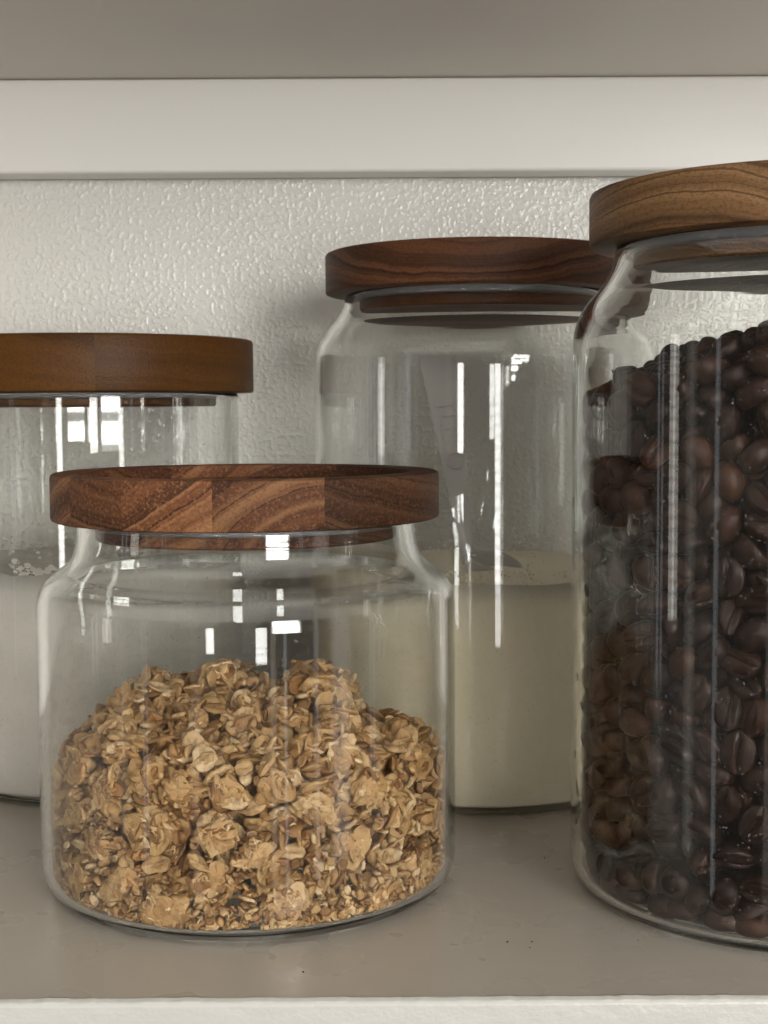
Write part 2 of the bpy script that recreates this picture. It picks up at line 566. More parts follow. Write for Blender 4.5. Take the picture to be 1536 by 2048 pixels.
def make_jar(pos, outer, lid_r, lz0, lz1, woodm, label, group, plug_r, plug_z, gasket_r, wall_t=WALLT, recess=0.85, bottom_t=0.0036):
    root = bpy.data.objects.new('storage_jar', None)
    C.objects.link(root)
    root.empty_display_size = 0.02
    root.location = (pos[0], pos[1], 0.0002)
    root['label'] = label
    root['category'] = 'jar'
    root['group'] = group
    prof, inner = jar_profile(outer, bottom_t, wall_t)
    v, f = lathe(prof, 192)
    g = mesh_obj('glass_body', v, f, M_glass, root)
    fix_normals(g)
    v, f = lid_mesh(lid_r, lz0, lz1, recess)
    lid = mesh_obj('lid', v, f, woodm, root, smooth=True)
    sharp(lid)
    pz0, pz1 = plug_z
    v, f = lathe([(0, pz0), (plug_r - 0.0006, pz0), (plug_r, pz0 + 0.0006), (plug_r, pz1), (0, pz1)], 128)
    pl = mesh_obj('plug', v, f, woodm, lid)
    sharp(pl)
    gz0, gz1 = pz1 + 0.00005, lz0 - 0.00005
    if gz1 - gz0 > 0.0006:
        h = gz1 - gz0
        v, f = lathe([(plug_r - 0.003, gz0), (gasket_r - 0.0006, gz0), (gasket_r, gz0 + h * 0.25), (gasket_r - 0.0004, gz0 + h * 0.5), (gasket_r, gz0 + h * 0.75),
                      (gasket_r - 0.0006, gz1), (plug_r - 0.003, gz1)], 128, closed=True)
        gk = mesh_obj('gasket', v, f, M_gasket, lid)
        fix_normals(gk)
    return root, inner


def fix_normals(o):
    import bmesh
    bm = bmesh.new()
    bm.from_mesh(o.data)
    bmesh.ops.recalc_face_normals(bm, faces=bm.faces[:])
    bm.to_mesh(o.data)
    bm.free()


def sharp(o):
    import bmesh
    bm = bmesh.new()
    bm.from_mesh(o.data)
    bmesh.ops.recalc_face_normals(bm, faces=bm.faces[:])
    for e in bm.edges:
        if len(e.link_faces) == 2 and e.calc_face_angle(0) > math.radians(40):
            e.smooth = False
    bm.to_mesh(o.data)
    bm.free()


grp = 'lidded glass jars on the shelf'
jarG, innG = make_jar(GP, G_OUT, 0.0531, 0.1010, 0.1137, M_wood_granola,
                      'short wide glass jar of granola with a plank-jointed acacia lid', grp, 0.0412, (0.0956, 0.0988), 0.0428)
jarM, innM = make_jar(MP, M_OUT, 0.0531, 0.1702, 0.1842, M_wood_middle,
                      'tall glass jar of cream powder with a dark brown wooden lid', grp, 0.0412, (0.1632, 0.1675), 0.0430)
jarC, innC = make_jar(CP, C_OUT, 0.0531, 0.1734, 0.1874, M_wood_coffee,
                      'tall glass jar full of coffee beans with a golden grained lid', grp, 0.0412, (0.1664, 0.1707), 0.0430, bottom_t=0.0028)
jarB, innB = make_jar(BP, B_OUT, 0.0575, 0.1366, 0.1552, M_wood_back,
                      'straight glass jar of white flour with a thick orange brown lid', grp, 0.0440, (0.1318, 0.1345), 0.0490, 0.0024)


def inner_r(inner, z):
    zs = [p[1] for p in inner]
    rs = [p[0] for p in inner]
    return float(np.interp(z, zs, rs))


# ------------------------------------------------------------------ powders
def powder_fill(name, pos, inner, top, amp, mat, label, cat, seed, over=0.00015, tilt=(0, 0)):
    n = 160
    prof = []
    zmin = inner[0][1] - 0.00005
    prof.append((0, zmin))
    for r, z in inner:
        if z < top - 0.004:
            prof.append((r + over, z - 0.00005))
    vs, fs = lathe(prof, n)
    last = len(vs) - n
    # extra rings at the wall up to the uneven top, then the top surface
    rw = prof[-1][0]
    rings = [(rw, 1.0)] + [(rw * k, 1.0) for k in (0.985, 0.95, 0.88, 0.78, 0.65, 0.5, 0.34, 0.17)]
    prev = list(range(last, last + n))
    for k, (r, _) in enumerate(rings):
        cur = []
        for i in range(n):
            a = 2 * PI * i / n
            x, y = r * math.cos(a), r * math.sin(a)
            h = top + amp * noise.noise(Vector((x * 45 + seed, y * 45, 0))) * 1.4 + amp * 0.35 * noise.noise(Vector((x * 260, y * 260, seed))) + tilt[0] * x + tilt[1] * y
            if k > 2:
                h += amp * 0.8 * noise.noise(Vector((x * 90, y * 90, seed + 4)))
            cur.append(len(vs))
            vs.append((x, y, h))
        for i in range(n):
            j = (i + 1) % n
            fs.append((prev[i], prev[j], cur[j], cur[i]))
        prev = cur
    c = len(vs)
    vs.append((0, 0, top))
    for i in range(n):
        fs.append((prev[i], prev[(i + 1) % n], c))
    o = mesh_obj(name, vs, fs, mat, None, True, label, cat, None, 'stuff', (pos[0], pos[1], 0.0002))
    fix_normals(o)
    return o


powder_fill('cream_powder', MP, innM, 0.0745, 0.0013, M_cream, 'smooth cream coloured powder half filling the tall jar behind', 'powder', 2.0, tilt=(0.01, 0))
powder_fill('flour', BP, innB, 0.0775, 0.0022, M_flour, 'white flour half filling the straight jar with the orange brown lid', 'flour', 7.0)


def residue(innB, level, count, spray, size=1.0):
    """flour smears and flecks stuck to the inside of the straight jar"""
    vs, fs = [], []

    def fleck(a, z, w_, h_, th=0.00025):
        r = inner_r(innB, z) - 0.00002
        b = len(vs)
        k = 9
        rim = []
        for i in range(k):
            t = 2 * PI * i / k
            s = rnd.uniform(0.45, 1.15)
            aa = a + w_ * s * math.cos(t) / r
            zz = z + h_ * s * math.sin(t)
            vs.append(((r + 0.00004) * math.cos(aa), (r + 0.00004) * math.sin(aa), zz))
            rim.append(b + i)
        vs.append(((r - th) * math.cos(a), (r - th) * math.sin(a), z))
        vs.append(((r + 0.00004) * math.cos(a), (r + 0.00004) * math.sin(a), z))
        for i in range(k):
            j = (i + 1) % k
            fs.append((b + i, b + j, b + k))
            fs.append((b + j, b + i, b + k + 1))

    front = -PI / 2
    # band of clumps over the level
    for i in range(count):
        a = rnd.uniform(0, 2 * PI)
        z = level - 0.0005 + abs(rnd.gauss(0, 0.0055))
        cl = noise.noise(Vector((a * 6, z * 300, 0)))
        if cl < -0.05 + (z - level) * 15:
            continue
        s = size * rnd.uniform(0.0002, 0.0011) * max(0.3, 1 - (z - level) * 40)
        fleck(a, z, s * 1.5, s)
    # spray of flecks near the lid
    for i in range(spray):
        u_ = rnd.uniform(0.28, 0.86)
        a = front + math.asin(u_)
        z = 0.131 - abs(rnd.gauss(0, 0.0065))
        s = rnd.uniform(0.00015, 0.0006) * (2.0 if rnd.random() < 0.15 else 1)
        fleck(a, z, s * 0.8, s * 1.2)
    for i in range(60):
        a = rnd.uniform(0, 2 * PI)
        z = rnd.uniform(0.085, 0.13)
        s = rnd.uniform(0.0001, 0.00028)
        fleck(a, z, s, s)
    return vs, fs


v_, f_ = residue(innB, 0.0775, 2200, 60)
mesh_obj('flour_dust', v_, f_, M_flour, None, False, 'white flecks and smears of flour clinging inside the straight jar', 'flour', None, 'stuff', (BP[0], BP[1], 0.0002))


v_, f_ = residue(innM, 0.0745, 2400, 0, 0.5)
mesh_obj('powder_dust', v_, f_, M_cream, None, False, 'fine cream powder dust clinging inside the tall jar above its level', 'powder', None, 'stuff', (MP[0], MP[1], 0.0002))


# ------------------------------------------------------------------ measuring scoop
def scoop_material():
    m, t = material('frosted_plastic')
    P = t.n('ShaderNodeTexCoord').outputs['Object']
    b = t.bsdf(Base_Color=(0.50, 0.47, 0.44, 1), Roughness=0.35, Specular_IOR_Level=0.5, Normal=t.bump(t.noise(P, 300.0), 0.1, 0.0005))
    t.out(b.outputs[0])
    return m


M_scoop = scoop_material()
root = link('measuring_scoop', None, None, 'grey plastic measuring scoop standing in the cream powder', 'scoop')
root.location = (0.0300, 0.5000, 0.0758)
vs, fs = [], []
N = 14
for i in range(N + 1):
    t = i / N
    z = 0.0715 * t
    wdt = 0.0024 + 0.0046 * t ** 1.3
    if t > 0.93:
        wdt *= 0.9
    x = 0.0 - 0.0105 * t
    for (a, b) in ((-1, -1), (-0.7, 1), (0.7, 1), (1, -1)):
        vs.append((x + a * wdt, 0.0006 * b + 0.018 * t, z * 1.04))
for i in range(N):
    for k in range(4):
        k2 = (k + 1) % 4
        fs.append((4 * i + k, 4 * i + k2, 4 * i + 4 + k2, 4 * i + 4 + k))
fs += [(3, 2, 1, 0), tuple(4 * N + k for k in range(4))]
h = mesh_obj('handle', vs, fs, M_scoop, root, False)
fix_normals(h)
# bowl: a small cup lying tilted in the powder
pr = [(0, -0.010), (0.007, -0.0095), (0.0092, -0.006), (0.0098, 0.0), (0.0103, 0.0012), (0.0095, 0.0012), (0.0088, 0.0), (0.0082, -0.0056), (0.0062, -0.0084), (0, -0.0088)]
v, f = lathe(pr, 48)
bw = mesh_obj('bowl', v, f, M_scoop, root)
bw.location = (0.0085, -0.0030, 0.0012)
bw.rotation_euler = (0.25, 0.30, 0)
fix_normals(bw)
tcu = bpy.data.curves.new('raised_lettering', 'FONT')
tcu.body = 'TEELÖ'
tcu.size = 0.0092
tcu.extrude = 0.00025
tcu.align_x = 'CENTER'
tcu.align_y = 'CENTER'
to = bpy.data.objects.new('raised_lettering', tcu)
C.objects.link(to)
dg = bpy.context.evaluated_depsgraph_get()
me = bpy.data.meshes.new_from_object(to.evaluated_get(dg))
bpy.data.objects.remove(to)
me.materials.clear()
me.materials.append(M_scoop)
lt = link('raised_lettering', me, root)
# reads down the handle
ax = Vector((0.0105, -0.018, -0.0715)).normalized()
nrm_ = Vector((0, -1, 0))
nrm_ = (nrm_ - ax * nrm_.dot(ax)).normalized()
yv = nrm_.cross(ax)
lt.matrix_local = Matrix.Translation((-0.0064, 0.0110 - 0.0013, 0.046)) @ Matrix((ax, yv, nrm_)).transposed().to_4x4()


# ------------------------------------------------------------------ granola
def flake_template(nr, na, rs):
    vs = [(0, 0)]
    for r in rs:
        for i in range(na):
            a = 2 * PI * i / na
            vs.append((r * math.cos(a), r * math.sin(a)))
    base = np.array(vs)
    fs = []
    for i in range(na):
        fs.append((0, 1 + i, 1 + (i + 1) % na))
    for k in range(len(rs) - 1):
        for i in range(na):
            j = (i + 1) % na
            a0, a1 = 1 + k * na, 1 + (k + 1) * na
            fs.append((a0 + i, a1 + i, a1 + j))
            fs.append((a0 + i, a1 + j, a0 + j))
    nb = len(base)
    allf = list(fs) + [tuple(nb + q for q in reversed(f)) for f in fs]
    last = 1 + (len(rs) - 1) * na
    for i in range(na):
        j = (i + 1) % na
        allf.append((last + j, last + i, nb + last + i))
        allf.append((last + j, nb + last + i, nb + last + j))
    return base, np.array(allf)


FB, FF = flake_template(3, 14, (0.35, 0.7, 0.92, 1.0))
FBs, FFs = flake_template(2, 8, (0.6, 1.0))
nrg = np.random.RandomState(5)


def flake(L_, W_, small=False, thick=0.0017):
    b, f = (FBs, FFs) if small else (FB, FF)
    n = len(b)
    rr = np.hypot(b[:, 0], b[:, 1])
    ang = np.arctan2(b[:, 1], b[:, 0])
    ph = nrg.uniform(0, 6.28, 4)
    edge = 1 + rr * (0.09 * np.sin(2 * ang + ph[0]) + 0.07 * np.sin(3 * ang + ph[1]) + 0.05 * np.sin(5 * ang + ph[2]) + 0.04 * np.sin(7 * ang + ph[3]))
    x = b[:, 0] * L_ / 2 * edge
    y = b[:, 1] * W_ / 2 * edge
    cup = nrg.uniform(-0.14, 0.12) * L_
    tw = nrg.uniform(-0.07, 0.07) * L_
    z = cup * (rr ** 2) * 0.5 + tw * b[:, 0] * b[:, 1] + 0.03 * L_ * np.sin(3 * b[:, 0] + ph[0]) * b[:, 1] + 0.015 * L_ * np.sin(5 * b[:, 1] + 4 * b[:, 0] + ph[1])
    crease = -0.35 * thick * np.exp(-(b[:, 1] / 0.13) ** 2) * (1 - rr ** 2)
    th = thick * (1 - 0.6 * rr ** 3)
    top = np.stack([x, y, z + th / 2 + crease * 2.2], 1)
    bot = np.stack([x, y, z - th / 2], 1)
    return np.vstack([top, bot]), f


def rand_rot(normal=None, jitter=0.5):
    if normal is None:
        q = nrg.normal(size=4)
        q /= np.linalg.norm(q)
        return np.array(Quaternion(q).to_matrix())
    nv = np.array(normal) + nrg.normal(size=3) * jitter
    nv /= np.linalg.norm(nv)
    t = nrg.normal(size=3)
    t -= nv * t.dot(nv)
    t /= np.linalg.norm(t)
    return np.stack([t, np.cross(nv, t), nv], 1)


class Acc:
    def __init__(self):
        self.v, self.f, self.n = [], [], 0

    def add(self, v, f):
        self.v.append(v)
        self.f.append(f + self.n)
        self.n += len(v)

    def mesh(self, name, mat, smooth=True):
        v = np.vstack(self.v)
        f = np.vstack(self.f)
        me = bpy.data.meshes.new(name)
        me.vertices.add(len(v))
        me.vertices.foreach_set('co', v.astype(np.float32).ravel())
        me.loops.add(len(f) * 3)
        me.loops.foreach_set('vertex_index', f.astype(np.int32).ravel())
        me.polygons.add(len(f))
        me.polygons.foreach_set('loop_start', np.arange(0, len(f) * 3, 3, dtype=np.int32))
        me.polygons.foreach_set('loop_total', np.full(len(f), 3, dtype=np.int32))
        me.polygons.foreach_set('use_smooth', np.full(len(f), smooth))
        me.update(calc_edges=True)
        me.validate()
        me.materials.append(mat)
        return me


def ico():
    import bmesh
    bm = bmesh.new()
    bmesh.ops.create_icosphere(bm, subdivisions=3, radius=1.0)
    bm.verts.ensure_lookup_table()
    v = np.array([x.co[:] for x in bm.verts])
    f = np.array([[x.index for x in q.verts] for q in bm.faces])
    bm.free()
    return v, f


IV, IF = ico()


def lump(r, seed):
    out = np.empty_like(IV)
    for i, p in enumerate(IV):
        q = Vector(p) * 2.1 + Vector((seed, seed * 1.7, 0))
        out[i] = p * r * (1 + 0.45 * noise.noise(q) + 0.25 * noise.noise(q * 2.7))
    return out


ZI = np.array([p[1] for p in innG])
RI = np.array([p[0] for p in innG])


def clamp_in(v, gap=0.0004):
    """keep points (jar coordinates) inside the glass"""
    v = v.copy()
    zmin = ZI[0] + 0.0001
    lim = np.interp(v[:, 2], ZI, RI) - gap
    v[:, 2] = np.maximum(v[:, 2], zmin)
    lim = np.interp(v[:, 2], ZI, RI) - gap
    r = np.hypot(v[:, 0], v[:, 1])
    k = np.where(r > lim, lim / np.maximum(r, 1e-9), 1.0)
    # soft squash so layers do not coincide
    over = np.clip(r - lim, 0, 0.004)
    k = np.where(r > lim, (lim - over * 0.12) / r, 1.0)
    v[:, 0] *= k
    v[:, 1] *= k
    return v


HX = np.array([-0.0575, -0.053, -0.045, -0.040, -0.030, -0.022, -0.014, -0.008, 0.000, 0.008, 0.014, 0.022, 0.0262, 0.029, 0.036, 0.043, 0.050, 0.0575])
HZ = np.array([0.033, 0.037, 0.042, 0.045, 0.0555, 0.0535, 0.053, 0.0595, 0.054, 0.052, 0.0575, 0.0575, 0.054, 0.0445, 0.0425, 0.0435, 0.0385, 0.033])


def heap(x, y):
    h = float(np.interp(x, HX, HZ))
    edge = 0.0455 - 0.06 * max(0.0, abs(x) - 0.03)
    k = min(1.0, max(0.0, (-y - 0.004) / 0.042))
    h = h * (1 - k) + min(h, edge) * k
    if y > 0.01:
        h -= (y - 0.01) * 0.25
    return h


def cluster(center, rad, normal, seed):
    acc = Acc()
    acc.add(lump(rad * 0.60, seed), IF)
    nf = int(7 + rad * 1500)
    for i in range(nf):
        d = nrg.normal(size=3)
        d /= np.linalg.norm(d)
        # more flakes on the side that shows
        if nrg.rand() < 0.5:
            d = d * 0.7 + np.array(normal)
            d /= np.linalg.norm(d)
        L_ = nrg.uniform(0.0050, 0.0088)
        W_ = L_ * nrg.uniform(0.55, 0.82)
        v, f = flake(L_, W_)
        nd = d if nrg.rand() < 0.62 else nrg.normal(size=3)
        R_ = rand_rot(nd, 0.42)
        v = v @ R_.T + d * rad * nrg.uniform(0.50, 0.82)
        acc.add(v, f)
    for i in range(26):
        d = nrg.normal(size=3)
        d /= np.linalg.norm(d)
        s = nrg.uniform(0.0012, 0.0030)
        v, f = flake(s * 1.3, s, True, s * 0.45)
        acc.add(v @ rand_rot().T + d * rad * nrg.uniform(0.7, 1.0), f)
    return acc


sites = []


def try_site(p, r, fac=0.80):
    for q, rq in sites:
        if np.linalg.norm(p - q) < (r + rq) * fac:
            return False
    sites.append((p, r))
    return True


zf = ZI[0]
tries = 0
# against the glass, then over the top of the heap
while tries < 9000 and len(sites) < 175:
    tries += 1
    a = nrg.uniform(0, 2 * PI)
    if nrg.rand() < 0.55:
        a = -PI / 2 + nrg.uniform(-1.7, 1.7)
    z = nrg.uniform(0.008, 0.047)
    r = nrg.uniform(0.0048, 0.0092)
    rmax = float(np.interp(z, ZI, RI))
    rho = rmax - r * nrg.uniform(0.62, 0.92)
    p = np.array([rho * math.cos(a), rho * math.sin(a), z])
    if z + r * 0.75 > heap(p[0], p[1]):
        continue
    try_site(p, r, 0.88)
n_side = len(sites)
tries = 0
while tries < 6000 and len(sites) < 262:
    tries += 1
    x, y = nrg.uniform(-0.05, 0.05, 2)
    if nrg.rand() < 0.6:
        y = -abs(y)
    r = nrg.uniform(0.0045, 0.0082)
    if math.hypot(x, y) > 0.0545 - r:
        continue
    z = heap(x, y) - r * nrg.uniform(0.6, 1.0)
    try_site(np.array([x, y, z]), r, 0.80)

jar_off = Vector((GP[0], GP[1], 0.0002))
for i, (p, r) in enumerate(sites):
    nrm2 = np.array([p[0], p[1] - 0.01, 0.0])
    nrm2 /= (np.linalg.norm(nrm2) + 1e-9)
    if i >= n_side:
        nrm2 = np.array([0, -0.6, 0.8])
    acc = cluster(p, r, nrm2, i * 3.1)
    V = clamp_in(np.vstack(acc.v) + p) - p
    acc.v = [V]
    me = acc.mesh('granola_cluster', M_oat)
    where = 'on the crest of the heap' if i >= n_side else ('low against the glass' if p[2] < 0.02 else 'pressed against the glass')
    link('granola_cluster', me, None, '%s golden clump of toasted oats %s in the short jar' % ('big' if r > 0.007 else 'small', where), 'granola', 'granola clumps in the short jar', None,
         (jar_off.x + p[0], jar_off.y + p[1], jar_off.z + p[2]))

# loose flakes and crumbs between the clusters
acc = Acc()
core = IV.copy()
cv = np.empty_like(core)
for i, p in enumerate(core):
    rr_ = 0.043
    x, y = p[0] * rr_, p[1] * rr_
    z = 0.024 + p[2] * 0.019 if p[2] < 0 else 0.024 + p[2] * (heap(x, y) - 0.024 - 0.008)
    cv[i] = (x, y, z)
acc.add(cv, IF)
for i in range(1500):
    a = -PI / 2 + nrg.uniform(-2.0, 2.0) if nrg.rand() < 0.75 else nrg.uniform(0, 2 * PI)
    z = 0.0045 + 0.045 * nrg.rand() ** 1.25
    rmax = float(np.interp(z, ZI, RI))
    rho = rmax - abs(nrg.normal(0, 0.0045)) - 0.0048 * min(1.0, z / 0.012)
    x, y = rho * math.cos(a), rho * math.sin(a)
    if z > heap(x, y) - 0.001:
        continue
    L_ = nrg.uniform(0.0035, 0.0085)
    if z < 0.010:
        L_ *= 0.6
    v, f = flake(L_, L_ * nrg.uniform(0.6, 0.85), L_ < 0.0045)
    R_ = rand_rot((math.cos(a), math.sin(a), 0), 0.75)
    acc.add(clamp_in(v @ R_.T + np.array([x, y, z]), 0.0003), f)
for i in range(900):
    x, y = nrg.uniform(-0.05, 0.05, 2)
    if math.hypot(x, y) > 0.051:
        continue
    z = heap(x, y) - nrg.uniform(-0.0005, 0.004)
    L_ = nrg.uniform(0.003, 0.008)
    v, f = flake(L_, L_ * 0.72, L_ < 0.0045)
    acc.add(clamp_in(v @ rand_rot((0, -0.4, 1), 0.8).T + np.array([x, y, z])), f)
for i in range(1700):
    a = -PI / 2 + nrg.uniform(-2.0, 2.0)
    z = 0.0042 + 0.006 * nrg.rand() ** 2 + (0.03 * nrg.rand() if nrg.rand() < 0.25 else 0)
    rmax = float(np.interp(z, ZI, RI))
    rho = rmax - nrg.uniform(0.0005, 0.004)
    s = nrg.uniform(0.0008, 0.0026)
    v, f = flake(s * 1.3, s, True, s * 0.5)
    acc.add(clamp_in(v @ rand_rot().T + np.array([rho * math.cos(a), rho * math.sin(a), z]), 0.0003), f)
link('loose_granola', acc.mesh('loose_granola', M_oat), None, 'loose oat flakes and crumbs between the granola clumps', 'granola', None, 'stuff', jar_off)


# ------------------------------------------------------------------ coffee beans
def bean_variant(k):
    g = random.Random(k)
    L_, W_, T_ = 0.00525 * g.uniform(0.95, 1.05), 0.0040 * g.uniform(0.94, 1.06), 0.0056
    import bmesh
    bm = bmesh.new()
    bmesh.ops.create_icosphere(bm, subdivisions=4, radius=1.0)
    wav = g.uniform(0.05, 0.11)
    ph = g.uniform(-0.5, 0.5)
    for v in bm.verts:
        x, y, z = v.co
        sgn = 1 if x > 0 else -1
        xx = sgn * abs(x) ** 0.92
        if z < 0:
            zz = -0.30 * abs(z) ** 0.55
        else:
            zz = z * 0.70
        X_, Y_, Z_ = xx * L_, y * W_, (zz - 0.12) * T_ * 1.05
        if z < 0.05:
            yc = wav * math.sin(3.2 * x + ph)
            dcr = abs(y - yc)
            depth = 0.0015 * math.exp(-(dcr / 0.085) ** 2) * max(0.0, 1 - abs(x) ** 6)
            bulge = -0.00035 * math.exp(-((dcr - 0.32) / 0.22) ** 2) * (1 - x * x)
            Z_ += depth + bulge
        else:
            Z_ += 0.00012 * noise.noise(Vector((x * 3 + k, y * 3, z * 3)))
        v.co = (X_, Y_, Z_)
    bm.verts.ensure_lookup_table()
    vv = np.array([q.co[:] for q in bm.verts])
    ff = np.array([[q.index for q in p.verts] for p in bm.faces])
    bm.free()
    a = Acc()
    a.add(vv, ff)
    return a.mesh('coffee_bean', M_bean), vv, ff


